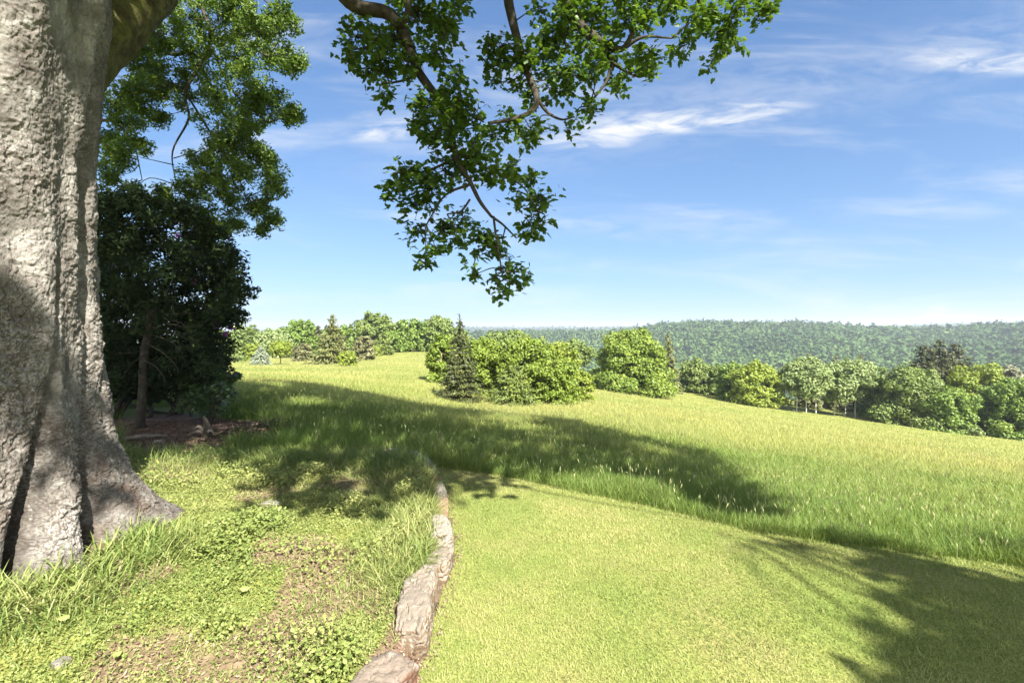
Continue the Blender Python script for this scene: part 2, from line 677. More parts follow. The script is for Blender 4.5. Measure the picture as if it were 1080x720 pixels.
M_syc = leaf_mat("sycamore_leaf", G3((0.054, 0.111, 0.020), (0.084, 0.158, 0.024), (0.143, 0.224, 0.034)), .46, .45, .35)
M_ash = leaf_mat("ash_leaf", G3((0.072, 0.132, 0.023), (0.120, 0.195, 0.032), (0.208, 0.283, 0.051)), .34, .45, .35)
M_rhodo = leaf_mat("dark_shrub_leaf", G3((0.015, 0.026, 0.010), (0.026, 0.042, 0.014), (0.045, 0.069, 0.021)), .10, .65, .12)
M_purple = leaf_mat("purple_blossom", G3((.13, .03, .16), (.19, .05, .22), (.28, .09, .30)), .25, .6, .2, (1, .8, 1.1))
M_lawnblade = leaf_mat("mown_grass", G3((.165, .218, .053), (.255, .292, .092), (.395, .370, .165)), .30, .55, .2)
M_meadow = leaf_mat("meadow_grass", G3((0.081, 0.165, 0.030), (0.178, 0.240, 0.055), (0.351, 0.335, 0.115)), .32, .55, .2)
M_seed = leaf_mat("grass_seed_head", G3((.22, .25, .10), (.30, .31, .14), (.38, .37, .18)), .3, .7, .1, (1.05, 1, .85))
M_weed = leaf_mat("ground_cover_leaf", G3((.13, .185, .045), (.22, .265, .075), (.34, .35, .125)), .30, .5, .25)
M_bedgrass = leaf_mat("tuft_grass", G3((.115, .18, .04), (.205, .25, .072), (.37, .36, .155)), .32, .5, .25)
M_litter = leaf_mat("leaf_litter", G3((.07, .045, .03), (.20, .135, .095), (.38, .29, .20)), .05, .8, .1, (1, 1, 1))
M_olive = leaf_mat("olive_leaf", G3((0.098, 0.142, 0.036), (0.155, 0.208, 0.052), (0.235, 0.293, 0.082)), .26)
M_green = leaf_mat("green_leaf", G3((0.100, 0.160, 0.031), (0.155, 0.235, 0.044), (0.255, 0.330, 0.070)), .28)
M_bright = leaf_mat("yellow_green_leaf", G3((0.112, 0.168, 0.022), (0.174, 0.240, 0.034), (0.252, 0.318, 0.060)), .30)
M_round = leaf_mat("round_tree_leaf", G3((0.100, 0.157, 0.026), (0.166, 0.232, 0.035), (0.264, 0.320, 0.055)), .28)
M_lime = leaf_mat("lime_leaf", G3((0.150, 0.201, 0.025), (0.220, 0.276, 0.040), (0.290, 0.339, 0.070)), .30)
M_paleleaf = leaf_mat("pale_leaf", G3((0.142, 0.192, 0.066), (0.213, 0.273, 0.102), (0.302, 0.362, 0.150)), .26)
M_dark = leaf_mat("dark_conifer_needle", G3((.032, .038, .014), (.055, .062, .020), (.10, .108, .034)), .08)
M_sprucedark = leaf_mat("dark_spruce_needle", G3((.036, .045, .015), (.065, .076, .024), (.14, .15, .048)), .10)
M_spruce = leaf_mat("spruce_needle", G3((0.062, 0.089, 0.021), (0.124, 0.164, 0.034), (0.248, 0.289, 0.060)), .12)
M_silver = leaf_mat("silver_needle", G3((.13, .16, .10), (.20, .235, .155), (.28, .31, .22)), .15, tint=(1, 1.05, .9))
M_brownc = leaf_mat("brownish_conifer", G3((0.083, 0.098, 0.030), (0.143, 0.156, 0.050), (0.209, 0.221, 0.075)), .15)
M_pink = leaf_mat("pinkish_leaf", G3((0.142, 0.149, 0.063), (0.195, 0.198, 0.090), (0.247, 0.253, 0.117)), .25, tint=(1.1, 1, .8))
M_bare = leaf_mat("bare_twig", G3((0.143, 0.144, 0.085), (0.195, 0.202, 0.120), (0.247, 0.259, 0.155)), .05, tint=(1, 1, 1))
M_wood = leaf_mat("wooded_hill", G3((0.034, 0.067, 0.025), (0.071, 0.123, 0.039), (0.127, 0.196, 0.057)), .15, .8, .1)
# ------------------------------------------------------------------ terrain
ANCH = [  # places of the field's surface: photo column, photo row, depth
    (540, 488, 6.2), (540, 470, 8.0), (540, 448, 12.0), (510, 428, 24.0), (600, 424, 29.0), (620, 412, 48.0), (668, 415, 58.0),
    (795, 427, 62.0), (868, 437, 60.0), (960, 448, 56.0), (1030, 455, 56.0), (1085, 463, 52.0), (1200, 480, 45.0), (1400, 505, 40.0),
    (1080, 562, 5.0), (1080, 525, 9.0), (1080, 492, 19.0), (800, 500, 9.0), (800, 470, 17.0), (800, 450, 30.0), (700, 440, 22.0), (900, 463, 28.0), (1250, 520, 14.0),
    (250, 405, 17.0), (250, 388, 42.0), (240, 379, 80.0), (350, 385, 60.0), (350, 400, 28.0), (450, 371, 100.0), (400, 371, 100.0), (300, 376, 95.0), (450, 390, 45.0),
    (150, 425, 12.0), (100, 400, 25.0), (0, 385, 60.0), (-150, 380, 80.0), (540, 395, 65.0), (400, 440, 10.5), (350, 420, 15.0),
]
A = np.array([P(a, b, c) for a, b, c in ANCH])
flat = [(0, 2, 0), (2, 2, 0), (-2, 2, 0), (0, 4, 0), (2, 3.4, 0), (3.3, 3.2, 0), (-3, 4, 0), (-2, 5.5, -.02), (-1, 5.4, 0), (0, 5, 0), (0, 0, 0), (4, -4, 0), (-4, -4, 0), (-6, 2, 0.05), (6, 0, -.1),
        (-20, -20, 1), (20, -20, -1), (0, -60, 1), (-60, 0, 2), (60, 0, -6), (-6, 6, 0.0), (-5, 9, -.1)]
A = np.vstack([A, np.array(flat, float)])


def warp(x, y):
    r = np.hypot(x, y)
    k = np.log1p(r / 3.0) / np.maximum(r, 1e-6)
    return np.stack([x * k, y * k], -1)


def _tps(d):
    return np.where(d > 1e-9, d * d * np.log(np.maximum(d, 1e-9)), 0)


_wa = warp(A[:, 0], A[:, 1])
_n = len(A)
_K = _tps(np.linalg.norm(_wa[:, None] - _wa[None], axis=-1)) + np.eye(_n) * 0.004
_Pm = np.hstack([np.ones((_n, 1)), _wa])
_sol = np.linalg.solve(np.block([[_K, _Pm], [_Pm.T, np.zeros((3, 3))]]), np.concatenate([A[:, 2], np.zeros(3)]))


def edge_r(th):
    """distance at which the field ends, by direction"""
    px = 540 + FPX * np.tan(np.clip(th, -1.2, 1.2))
    Y = np.interp(px, [-300, 100, 230, 450, 540, 620, 700, 800, 900, 1080, 1300], [100, 110, 118, 122, 112, 84, 80, 76, 70, 64, 54])
    return Y / np.cos(np.clip(th, -1.2, 1.2)) * 1.0


def sky_row(th):
    px = 540 + FPX * np.tan(np.clip(th, -1.2, 1.2))
    return np.interp(px, [-200, 300, 480, 560, 640, 675, 695, 740, 800, 850, 900, 960, 1000, 1080, 1200, 1500], [358, 357, 356, 355, 356, 353, 348, 346, 347, 347.5, 350, 354, 353, 350, 347, 348])


R0, R1 = 430.0, 800.0


def field_z(x, y):
    out = np.empty(np.shape(x))
    xf, yf = np.ravel(x), np.ravel(y)
    res = np.empty(len(xf))
    for i in range(0, len(xf), 40000):
        w = warp(xf[i:i + 40000], yf[i:i + 40000])
        d = np.linalg.norm(w[:, None] - _wa[None], axis=-1)
        res[i:i + 40000] = _tps(d) @ _sol[:_n] + _sol[_n] + w @ _sol[_n + 1:]
    out = res.reshape(np.shape(x))
    return out


def ground_z(x, y):
    x = np.asarray(x, float)
    y = np.asarray(y, float)
    r = np.hypot(x, y)
    th = np.arctan2(x, y)
    infr = sstep(np.cos(th), 0.25, 0.5)
    re = edge_r(th)
    rr = np.minimum(r, re)
    k = rr / np.maximum(r, 1e-6)
    z = field_z(x * k, y * k)
    px = 540 + FPX * np.tan(np.clip(th, -1.2, 1.2))
    slope = np.interp(px, [300, 500, 640], [.05, .10, .30])
    d = np.maximum(r - re, 0)
    zd = z - slope * d * sstep(d, 0, 25)
    c = np.cos(np.clip(th, -1.2, 1.2))
    # wooded far side of the valley
    s = np.clip((r - R0) / (R1 - R0), 0, 1)
    row = 404 + (sky_row(th) - 404) * (1 - (1 - s) ** 1.35)
    zh = EYE - (row - 345) / FPX * r * c
    zh = zh + (fbm(P3(x * .004, y * .004), 3, 3) - .5) * 34 * np.sin(np.pi * s) - np.maximum(r - R1, 0) * .10
    far = np.interp(px, [930, 1000, 1080, 1300], [0, .6, 1.1, 1.4])
    zf = EYE + (far * 4.0 - 5.0) / FPX * r * c * np.exp(-((r - 2600) / 420) ** 2) - 30 * (1 - np.exp(-((r - 2600) / 600) ** 2))
    zh = np.where(r > 1800, np.maximum(zh, zf), zh)
    t = sstep(r, 250, R0 + 30)
    zz = zd * (1 - t) + np.where(t > 0, zh, 0) * t
    behind = z - np.maximum(r - 60, 0) * .02
    return zz * infr + behind * (1 - infr) + (fbm(P3(x * .6, y * .6), 3, 8) - .5) * .05 * sstep(r, 4.5, 9)


# raised bed on the left of the stone edging
WALL = np.array([G(*q)[:2] for q in ((352, 840), (405, 740), (432, 700), (445, 655), (466, 605), (470, 570), (464, 540), (464, 522), (452, 508), (442, 495), (424, 484), (405, 479))])
TC = np.array([-3.35, 2.86])     # the big trunk's axis at breast height


def wall_side(x, y):
    """signed distance to the edging line, positive on the bed's side"""
    x = np.asarray(x, float); y = np.asarray(y, float)
    best = np.full(x.shape, 1e9)
    sg = np.ones(x.shape)
    W = np.vstack([[WALL[0] + (WALL[0] - WALL[1]) * 6], WALL, [WALL[-1] + np.array([-5, .6])]])
    for a, b in zip(W[:-1], W[1:]):
        d = b - a
        t = np.clip(((x - a[0]) * d[0] + (y - a[1]) * d[1]) / d.dot(d), 0, 1)
        ex, ey = x - a[0] - t * d[0], y - a[1] - t * d[1]
        dist = np.hypot(ex, ey)
        cr = d[0] * (y - a[1]) - d[1] * (x - a[0])
        near = dist < best
        sg = np.where(near, np.sign(cr), sg)
        best = np.where(near, dist, best)
    return best * sg


def bed_h(x, y):
    s = wall_side(x, y)
    k = np.hypot(np.asarray(x) - TC[0], np.asarray(y) - TC[1])
    up = .10 * sstep(s, -.05, .10) + .06 * sstep(s, .1, 1.2)
    up = up + .09 * sstep(k, 2.3, .9)
    return up * sstep(s, -.06, .02) + (fbm(P3(np.asarray(x) * 5, np.asarray(y) * 5), 3, 4) - .5) * .05 * sstep(s, .02, .2)


def H(x, y):
    """finished ground height"""
    x = np.asarray(x, float); y = np.asarray(y, float)
    z = ground_z(x, y)
    near = np.hypot(x, y) < 14
    if np.any(near):
        z = z + np.where(near, bed_h(x, y), 0)
    return z


LAWN_EDGE = np.array([G(*q)[:2] for q in ((405, 477), (430, 489), (462, 492), (520, 500), (575, 509), (640, 519), (700, 529), (750, 543), (800, 556), (860, 566), (930, 575), (1000, 584), (1080, 597), (1200, 618), (1500, 690))])
_lw = np.vstack([LAWN_EDGE, [[9, -4], [-2.2, -4]], WALL[:1] + (WALL[0] - WALL[1]) * 4, WALL])


def inside(poly, x, y):
    x = np.asarray(x); y = np.asarray(y)
    c = np.zeros(x.shape, bool)
    j = len(poly) - 1
    for i in range(len(poly)):
        xi, yi = poly[i]; xj, yj = poly[j]
        hit = ((yi > y) != (yj > y)) & (x < (xj - xi) * (y - yi) / (yj - yi + 1e-12) + xi)
        c ^= hit
        j = i
    return c


SOIL = np.array([G(*q, .1)[:2] for q in ((95, 520), (120, 470), (100, 440), (120, 418), (200, 415), (250, 432), (300, 440), (300, 460), (240, 470), (225, 500), (180, 520))])


def soil_w(x, y):
    x = np.asarray(x, float); y = np.asarray(y, float)
    n = fbm(P3(x * 1.5, y * 1.5), 4, 21)
    s = inside(SOIL, x + (n - .5) * .8, y + (n - .5) * .8).astype(float)
    b = (wall_side(x, y) > .1) & (y < 5.2)
    n2 = fbm(P3(x * 1.9 + 3, y * 1.9), 4, 33)
    ws = wall_side(x, y)
    s = np.maximum(s, (np.abs(ws) < .13) * (np.hypot(x, y) < 8) * 1.0)
    return np.maximum(s, b * sstep(n2, .55, .67) * .85)


# one sheet from under the camera to the horizon
rings = np.concatenate([np.geomspace(.25, 120, 230), np.geomspace(124, 1700, 130), np.geomspace(1760, 9000, 40)])
NA = 720
th = np.concatenate([np.linspace(-1.15, 1.15, 520), np.linspace(1.15, 2 * math.pi - 1.15, 122)[1:-1]])
NA = len(th)
RR, TT = np.meshgrid(rings, th, indexing='ij')
gx, gy = RR * np.sin(TT), RR * np.cos(TT)
gz = H(gx, gy)
gv = np.stack([gx, gy, gz], -1).reshape(-1, 3)
a = np.arange(NA)
gf = np.concatenate([np.stack([i * NA + a, (i + 1) * NA + a, (i + 1) * NA + (a + 1) % NA, i * NA + (a + 1) % NA], 1) for i in range(len(rings) - 1)])
gf = gf[:, ::-1]
gv = np.vstack([gv, [[0, 0, float(H(0.0, 0.0))]]])
cf = np.stack([np.full(NA, len(gv) - 1), (a + 1) % NA, a], 1)
sw = np.where(RR < 12, soil_w(gx, gy), 0).ravel()
wood = (sstep(RR, 110, 160)).ravel()
ground = build("ground", gv, [gf, cf], M_ground, None, {"soil": np.append(sw, 0), "wood": np.append(wood, 0)}, True)
tag(ground, kind="structure", label="rolling grass field falling away to a wooded valley", cat="ground")

# mown lawn, a sheet just above
lx, ly = np.meshgrid(np.arange(-2.4, 9.0, .06), np.arange(-3.9, 6.6, .06), indexing='ij')
ok = inside(_lw, lx, ly) & (wall_side(lx, ly) < -.03)
lz = ground_z(lx, ly) + .006
idx = np.arange(lx.size).reshape(lx.shape)
q = np.stack([idx[:-1, :-1], idx[1:, :-1], idx[1:, 1:], idx[:-1, 1:]], -1)
keep = ok[:-1, :-1] & ok[1:, :-1] & ok[1:, 1:] & ok[:-1, 1:]
lawn = build("lawn", np.stack([lx, ly, lz], -1).reshape(-1, 3), q[keep], M_lawn, None, None, True)
tag(lawn, kind="structure", label="closely mown sunlit lawn beside the stone edging", cat="lawn")

# ------------------------------------------------------------------ far wooded hillside: one mass of crowns
ico_v = []
t_ = (1 + 5 ** .5) / 2
ico_v = unit(np.array([(-1, t_, 0), (1, t_, 0), (-1, -t_, 0), (1, -t_, 0), (0, -1, t_), (0, 1, t_), (0, -1, -t_), (0, 1, -t_), (t_, 0, -1), (t_, 0, 1), (-t_, 0, -1), (-t_, 0, 1)], float))
ico_f = np.array([(0, 11, 5), (0, 5, 1), (0, 1, 7), (0, 7, 10), (0, 10, 11), (1, 5, 9), (5, 11, 4), (11, 10, 2), (10, 7, 6), (7, 1, 8), (3, 9, 4), (3, 4, 2), (3, 2, 6), (3, 6, 8), (3, 8, 9), (4, 9, 5), (2, 4, 11), (6, 2, 10), (8, 6, 7), (9, 8, 1)])


def subdivide(v, f):
    ed = {}
    v = list(map(tuple, v))
    out = []
    def mid(a, b):
        k = (min(a, b), max(a, b))
        if k not in ed:
            ed[k] = len(v)
            m = (np.array(v[a]) + np.array(v[b]))
            v.append(tuple(m / np.linalg.norm(m)))
        return ed[k]
    for a, b, c in f:
        ab, bc, ca = mid(a, b), mid(b, c), mid(c, a)
        out += [(a, ab, ca), (b, bc, ab), (c, ca, bc), (ab, bc, ca)]
    return np.array(v), np.array(out)


ico2_v, ico2_f = subdivide(ico_v, ico_f)


def woods(name, n, rlo, rhi, tlo, thi, size, label, seed, conifer=.22, fine=True):
    r = np.random.default_rng(seed)
    rr = np.sqrt(r.uniform(rlo ** 2, rhi ** 2, n))
    tt = r.uniform(tlo, thi, n)
    x, y = rr * np.sin(tt), rr * np.cos(tt)
    stand = .6 * fbm(P3(x * .008, y * .008), 3, 61) + .4 * fbm(P3(x * .0022, y * .0022), 3, 63)
    z = ground_z(x, y)
    con = r.random(n) < np.where(stand > .53, conifer * 2.6, conifer * .35)
    s = size * (.6 + .8 * r.random(n) ** 1.4) * (1 + .25 * (rr / rhi))
    hgt = np.where(con, s * r.uniform(.8, 1.15, n), s * r.uniform(.62, .95, n))
    wid = np.where(con, s * .42, s * .62)
    m = 34 if fine else 15
    d = unit(r.normal(size=(n, m, 3)))
    d[..., 2] = np.abs(d[..., 2]) * 1.1 - .15
    up = np.clip(d[..., 2], 0, 1)
    taper = np.where(con[:, None], 1 - .75 * up ** 1.1, 1 - .08 * up)
    lump = .72 + .5 * r.random((n, m))
    vv = np.stack([d[..., 0] * wid[:, None] * taper * lump, d[..., 1] * wid[:, None] * taper * lump, d[..., 2] * hgt[:, None] * lump], -1)
    vv = (vv + np.stack([x, y, z + hgt * .45], -1)[:, None]).reshape(-1, 3)
    nn = (d + r.normal(size=d.shape) * .45 + np.array([0, 0, .25])).reshape(-1, 3)
    ls = np.repeat(s * (.34 if fine else .48), m) * r.uniform(.7, 1.3, n * m)
    cv, cfc = cards(vv, nn, ls, ls * .8, r)
    tone = np.clip(r.normal(np.where(con, .12, .5), .17, n) + (stand - .5) * 2.4, 0, 1)
    tone = np.clip(np.repeat(tone, m) + r.normal(0, .10, n * m), 0, 1)
    o = build(name, cv, cfc, M_wood, None, {"rnd": np.repeat(tone, 4)}, False)
    tag(o, label, "woods", kind="stuff")
    return o


woods("hillside_woods", 9500, 405, 625, R_(-20), R_(54), 6.4, "dense mixed woods covering the hillside across the valley", 5, .12)
woods("upper_woods", 14500, 615, 900, R_(-20), R_(54), 6.4, "dense mixed woods along the top of the hill across the valley", 7, .25)
woods("valley_woods", 3800, 150, 420, R_(4), R_(52), 6.0, "woods in the valley below the field", 6, 0.0)
woods("ridge_woods", 7000, 2250, 2850, R_(-14), R_(52), 12.0, "hazy woods on the farthest ridge", 8, .2, False)

# the air over the valley
def haze_box():
    m, t = new_mat("valley_haze")
    vol = N(t, "ShaderNodeVolumePrincipled")
    vol.inputs["Color"].default_value = (.80, .88, 1.0, 1)
    vol.inputs["Density"].default_value = HAZE
    vol.inputs["Anisotropy"].default_value = 0.2
    o = N(t, "ShaderNodeOutputMaterial")
    t.links.new(vol.outputs[0], o.inputs["Volume"])
    lo = float(gz.min()) - 1.0
    x0, x1, y0, y1, z1 = -9100, 9100, -9100, 9100, 46.0
    v = [(x, y, z) for x in (x0, x1) for y in (y0, y1) for z in (lo, z1)]
    f = np.array([(0, 1, 3, 2), (4, 6, 7, 5), (0, 4, 5, 1), (2, 3, 7, 6), (0, 2, 6, 4), (1, 5, 7, 3)])
    h = build("haze", v, f, m)
    tag(h, "thin blue air over the valley", "haze", kind="stuff")


HAZE = 0.00034
if HAZE:
    haze_box()
# ------------------------------------------------------------------ the great sycamore
syc = thing("sycamore_tree", "huge old sycamore with flaky grey trunk, flared roots and overhanging leafy bough", "tree", (TC[0], TC[1], .3))


def trunk_mesh():
    # azimuths: dense on the side that faces the lawn
    az = np.concatenate([np.linspace(-75, 75, 620), np.linspace(75, 285, 150)[1:-1]])
    zz = np.concatenate([np.linspace(-.15, 3.9, 780), np.linspace(3.9, 9.5, 60)[1:]])
    Z, AZ = np.meshgrid(zz, az, indexing='ij')
    a = np.radians(AZ)
    base = np.interp(Z, [-.2, .2, .45, .62, .8, 1.0, 1.3, 1.6, 2.1, 2.6, 3.2, 3.6, 4.5, 6.0, 7.5, 9.5], [.93, .89, .85, .82, .795, .775, .755, .745, .735, .745, .825, .875, .80, .55, .40, .22])
    # the roots
    def dang(c):
        return (AZ - c + 180) % 360 - 180
    flare = np.zeros_like(Z)
    for c, w, amp, hh, drift in ((33, 17, .50, .30, 16), (-13, 15, .20, .34, -9), (-52, 17, .30, .36, -6), (90, 20, .5, .3, 0), (140, 20, .45, .3, 0), (195, 22, .5, .32, 0), (250, 20, .4, .3, 0)):
        cc = c + drift * np.exp(-Z / .6) * .4
        flare += amp * np.exp(-(dang(cc) / w) ** 2) * np.exp(-np.maximum(Z - .12, -.1) / hh)
    # vertical lobes and clefts
    lob = .022 * np.cos(np.radians(AZ * 5 + 40) + .5 * np.sin(Z * .9)) + .015 * np.cos(np.radians(AZ * 9) + Z * .6)
    cl = np.zeros_like(Z)
    # cleft one: from the middle of the trunk down to the frame's left edge
    c1 = np.interp(Z, [.2, .5, .9, 1.4, 1.9, 2.4], [-24, -20, -12, -5, 0, 1])
    d1 = np.interp(Z, [0, .3, .6, .9, 1.3, 1.8, 2.2], [.34, .30, .24, .13, .06, .035, 0])
    w1 = np.interp(Z, [0, .5, 1.0, 1.6], [4.8, 4.0, 2.6, 1.8])
    cl += d1 * np.exp(-(dang(c1) / w1) ** 2)
    # cleft two: between the middle root and the right root
    c2 = np.interp(Z, [.2, .45, .75, 1.0, 1.4, 2.0], [4, 6, 11, 16, 21, 24])
    d2 = np.interp(Z, [0, .4, .75, 1.0, 1.3, 1.8], [.55, .50, .36, .20, .08, .03])
    w2 = np.interp(Z, [0, .5, 1.0, 1.6], [7.5, 6.5, 4.2, 2.4])
    cl += d2 * np.exp(-(dang(c2) / w2) ** 2)
    # shallow fold that turns the upper right flank out of the sun
    c3 = 21 + 2.5 * np.sin(Z * 2.2)
    up = sstep(Z, 1.6, 2.1)
    cl += up * (.05 * np.exp(-(dang(c3) / 4.0) ** 2) - .035 * np.exp(-(dang(c3 - 9) / 5.0) ** 2))
    c4 = 30 - 4 * np.sin(Z * 3)
    cl += .035 * np.exp(-(dang(c4) / 1.6) ** 2) * sstep(Z, .75, 1.1) * sstep(Z, 2.0, 1.5)
    r = base + flare + lob - cl
    # bark plates, laid out along the real surface
    r_ = r
    da = np.diff(a, axis=1, prepend=a[:, :1])
    dr = np.diff(r_, axis=1, prepend=r_[:, :1])
    s = np.cumsum(np.sqrt((r_ * da) ** 2 + dr ** 2), axis=1)
    s = s - s[:, [310]]
    X3, Y3 = r_ * np.cos(a), r_ * np.sin(a)
    p2 = np.stack([s * 20, Z * 17], -1)
    wp = np.stack([fbm(P3(s * 9, Z * 9, 1.7), 3, 2), fbm(P3(s * 9, Z * 9, 5.1), 3, 9)], -1)
    p2 = p2 + (wp - .5) * 2.6
    f1, f2, idv = voronoi2(p2, 4)
    edge = sstep(f2 - f1, .02, .20)
    g1, g2, idg = voronoi2(p2 * .43 + 7.7, 12)
    edge2 = sstep(g2 - g1, .02, .12)
    q1, q2, idq = voronoi2(p2 * 2.1 + 3.3, 14)
    edge3 = sstep(q2 - q1, .03, .25)
    patch = fbm(np.stack([X3 * 3, Y3 * 3, Z * 2], -1), 3, 41)
    flaky = sstep(patch, .36, .58)
    smoothtop = 1 - .45 * sstep(Z, 2.2, 3.2)
    q3 = np.stack([X3, Y3, Z], -1)
    tq = q3 * np.array([12, 12, 6.5]) + (np.stack([fbm(q3 * 21 + 8.8, 2, 6), fbm(q3 * 21 + 2.2, 2, 7), fbm(q3 * 21 + 5.5, 2, 8)], -1) - .5) * 1.5
    tn = fbm(tq, 4, 71, .58) * 11
    fr = tn - np.floor(tn)
    ter = np.floor(tn) + sstep(fr, .55, .95)
    tn2 = fbm(tq * 2.9 + 5, 3, 73, .6) * 8
    fr2 = tn2 - np.floor(tn2)
    ter2 = np.floor(tn2) + sstep(fr2, .5, .95)
    disp = (edge * (.001 + .004 * idv) * flaky + edge2 * .004 + (ter - 5) * .0048 * (.55 + .45 * flaky) + (ter2 - 4) * .0045 * (.5 + .5 * flaky)) * smoothtop
    lipd = sstep(fr, .42, .58) * sstep(fr, .95, .75) * .8 + sstep(fr2, .40, .55) * sstep(fr2, .9, .7) * .55
    disp += (fbm(q3 * np.array([3.8, 3.8, 1.6]), 4, 51) - .5) * .06 + .010 * np.cos(np.radians(AZ * 19) + 5 * fbm(q3 * np.array([1.5, 1.5, .9]), 3, 52)) * sstep(Z, 3.0, 1.6) + (fbm(q3 * 62, 4, 57, .6) - .5) * .012
    # wart like burrs
    h1, h2, idh = voronoi2(np.stack([s * 2.3, Z * 1.7], -1) + 3.1, 77)
    disp += np.where(idh > .7, .03 * np.exp(-(h1 / .28) ** 2), 0)
    r = r + disp
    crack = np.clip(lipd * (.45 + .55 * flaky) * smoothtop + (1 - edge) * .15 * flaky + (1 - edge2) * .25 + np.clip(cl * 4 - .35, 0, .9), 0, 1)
    lean = np.interp(Z, [0, 4, 9.5], [0, 0.0, 1.2])
    x = TC[0] + r * np.cos(a) + lean * .4
    y = TC[1] + r * np.sin(a) - lean * .5
    V = np.stack([x, y, Z], -1).reshape(-1, 3)
    n = len(az)
    k = np.arange(n)
    m = len(zz)
    F = (np.arange(m - 1) * n)[:, None, None] + np.stack([k, (k + 1) % n, (k + 1) % n + n, k + n], 1)[None]
    return V, F.reshape(-1, 4), crack.ravel()


tv, tf, tcr = trunk_mesh()
trunk = build("trunk", tv, tf, M_bark, syc, {"rnd": tcr}, True)
trunk["label"] = "grey flaky trunk with deep clefts between its roots"

# the mossy limb that leaves the trunk at the top of the photograph
limb_pts = [(-3.15, 3.15, 3.1), P(122, -8, 3.85), P(162, -32, 4.3), P(215, -95, 4.6), P(330, -190, 5.4), P(420, -230, 6.0)]
lv, lf = tube(limb_pts, [.34, .33, .28, .21, .17, .14], 40, .26, 5, 16)
lv = lv + (fbm(lv * 14, 4, 3)[:, None] - .5) * .06 * unit(rng.normal(size=(1, 3)))
pl = Pile(); pl.add(lv, lf)
limb = pl.obj("limb", M_moss, syc, True)
limb["label"] = "thick moss covered limb"
# moss strands and fern like threads hanging from it
mp = Pile()
ml = np.array([p for p in lv[::3]])
ml = ml[rng.random(len(ml)) < .9]
bv, bf, bk = blades(ml, rng.uniform(.02, .06, len(ml)), .008, rng.uniform(1.2, 2.6, len(ml)), .8, 1)
mp.add(bv, bf, np.repeat(rng.random(len(ml)), bk))
M_mossleaf = leaf_mat("moss", G3((.035, .04, .01), (.07, .075, .018), (.12, .12, .035)), .2, .8, .1)
mo = mp.obj("moss", M_mossleaf, limb)
mo["kind"] = "stuff"

# ---- the boughs that hang into the picture: (column, row, depth, radius)
BOUGHS = [
    [(330, -60, 5.5, .085), (368, 2, 5.6, .075), (410, 15, 5.7, .068), (430, 45, 5.7, .060), (441, 75, 5.7, .05), (460, 102, 5.6, .042), (474, 130, 5.5, .036), (481, 165, 5.4, .030), (496, 192, 5.4, .025), (506, 212, 5.3, .02), (518, 228, 5.3, .015)],
    [(528, -60, 6.2, .07), (536, 0, 6.1, .06), (545, 40, 6.0, .052), (556, 75, 5.9, .044), (566, 104, 5.8, .036), (560, 118, 5.8, .028), (540, 126, 5.7, .022), (515, 130, 5.6, .016)],
    [(560, -70, 6.0, .09), (590, -10, 6.0, .085), (608, 22, 6.0, .075), (630, 42, 6.0, .06), (655, 52, 6.0, .035), (668, 34, 5.9, .022)],
    [(720, -60, 6.0, .04), (738, 0, 6.0, .032), (748, 14, 6.0, .026), (765, 20, 6.0, .018), (790, 14, 6.0, .012)],
    [(412, 30, 5.7, .035), (428, 20, 5.6, .03), (432, -20, 5.6, .035)],
]
SUBB = [
    [(566, 104, 5.8, .026), (577, 115, 5.8, .018), (592, 126, 5.7, .012), (608, 122, 5.7, .008)],
    [(496, 208, 5.3, .012), (487, 222, 5.3, .011), (472, 226, 5.2, .008)],
    [(518, 228, 5.3, .014), (532, 236, 5.3, .011), (545, 250, 5.2, .008)],
    [(518, 228, 5.3, .014), (524, 255, 5.2, .011), (530, 290, 5.2, .007)],
    [(430, 45, 5.7, .024), (410, 40, 5.8, .016), (385, 52, 5.9, .01)],
    [(441, 78, 5.7, .02), (425, 82, 5.8, .014), (402, 92, 5.8, .008)],
    [(441, 66, 5.7, .022), (458, 58, 5.6, .016), (472, 66, 5.6, .01)],
    [(608, 30, 6.0, .03), (585, 42, 6.0, .022), (560, 60, 6.0, .012)],
    [(630, 42, 6.0, .04), (642, 62, 6.0, .026), (640, 85, 5.9, .018), (622, 110, 5.9, .01)],
    [(642, 66, 6.0, .022), (660, 78, 5.9, .015), (674, 82, 5.9, .009)],
    [(655, 52, 6.0, .03), (680, 40, 5.9, .018), (706, 40, 5.8, .01)],
    [(765, 20, 6.0, .014), (770, 38, 6.0, .010), (768, 55, 5.9, .007)],
    [(481, 165, 5.4, .018), (450, 178, 5.5, .013), (418, 182, 5.5, .007)],
    [(481, 160, 5.4, .018), (510, 175, 5.4, .013), (548, 196, 5.4, .008), (566, 222, 5.4, .006)],
    [(460, 102, 5.6, .02), (480, 112, 5.5, .014), (510, 128, 5.5, .01)],
    [(496, 192, 5.4, .018), (470, 205, 5.5, .012), (448, 240, 5.5, .008)],
]
skel = []
for k, b in enumerate(BOUGHS):
    pts = np.array([P(c[0], c[1], c[2]) for c in b])
    pl = Pile(); v_, f_ = tube(pts, [c[3] for c in b], 12, .16, 20 + k, 8); pl.add(v_, f_, .4)
    pl.obj("bough", M_branch, syc, True)
    skel.append(pts)
pl = Pile()
for k, b in enumerate(SUBB):
    pts = np.array([P(c[0], c[1], c[2]) for c in b]) + rng.normal(size=(len(b), 3)) * .015
    bp = Pile(); v_, f_ = tube(pts, [c[3] for c in b], 8, .15, 40 + k, 6); bp.add(v_, f_, .4)
    bp.obj("branch", M_branch, syc, True)
    skel.append(pts)
dense = []
for s_ in skel:
    for p0, p1 in zip(s_[:-1], s_[1:]):
        dense += [p0 + (p1 - p0) * t for t in np.linspace(0, 1, 6)]
dense = np.array(dense)

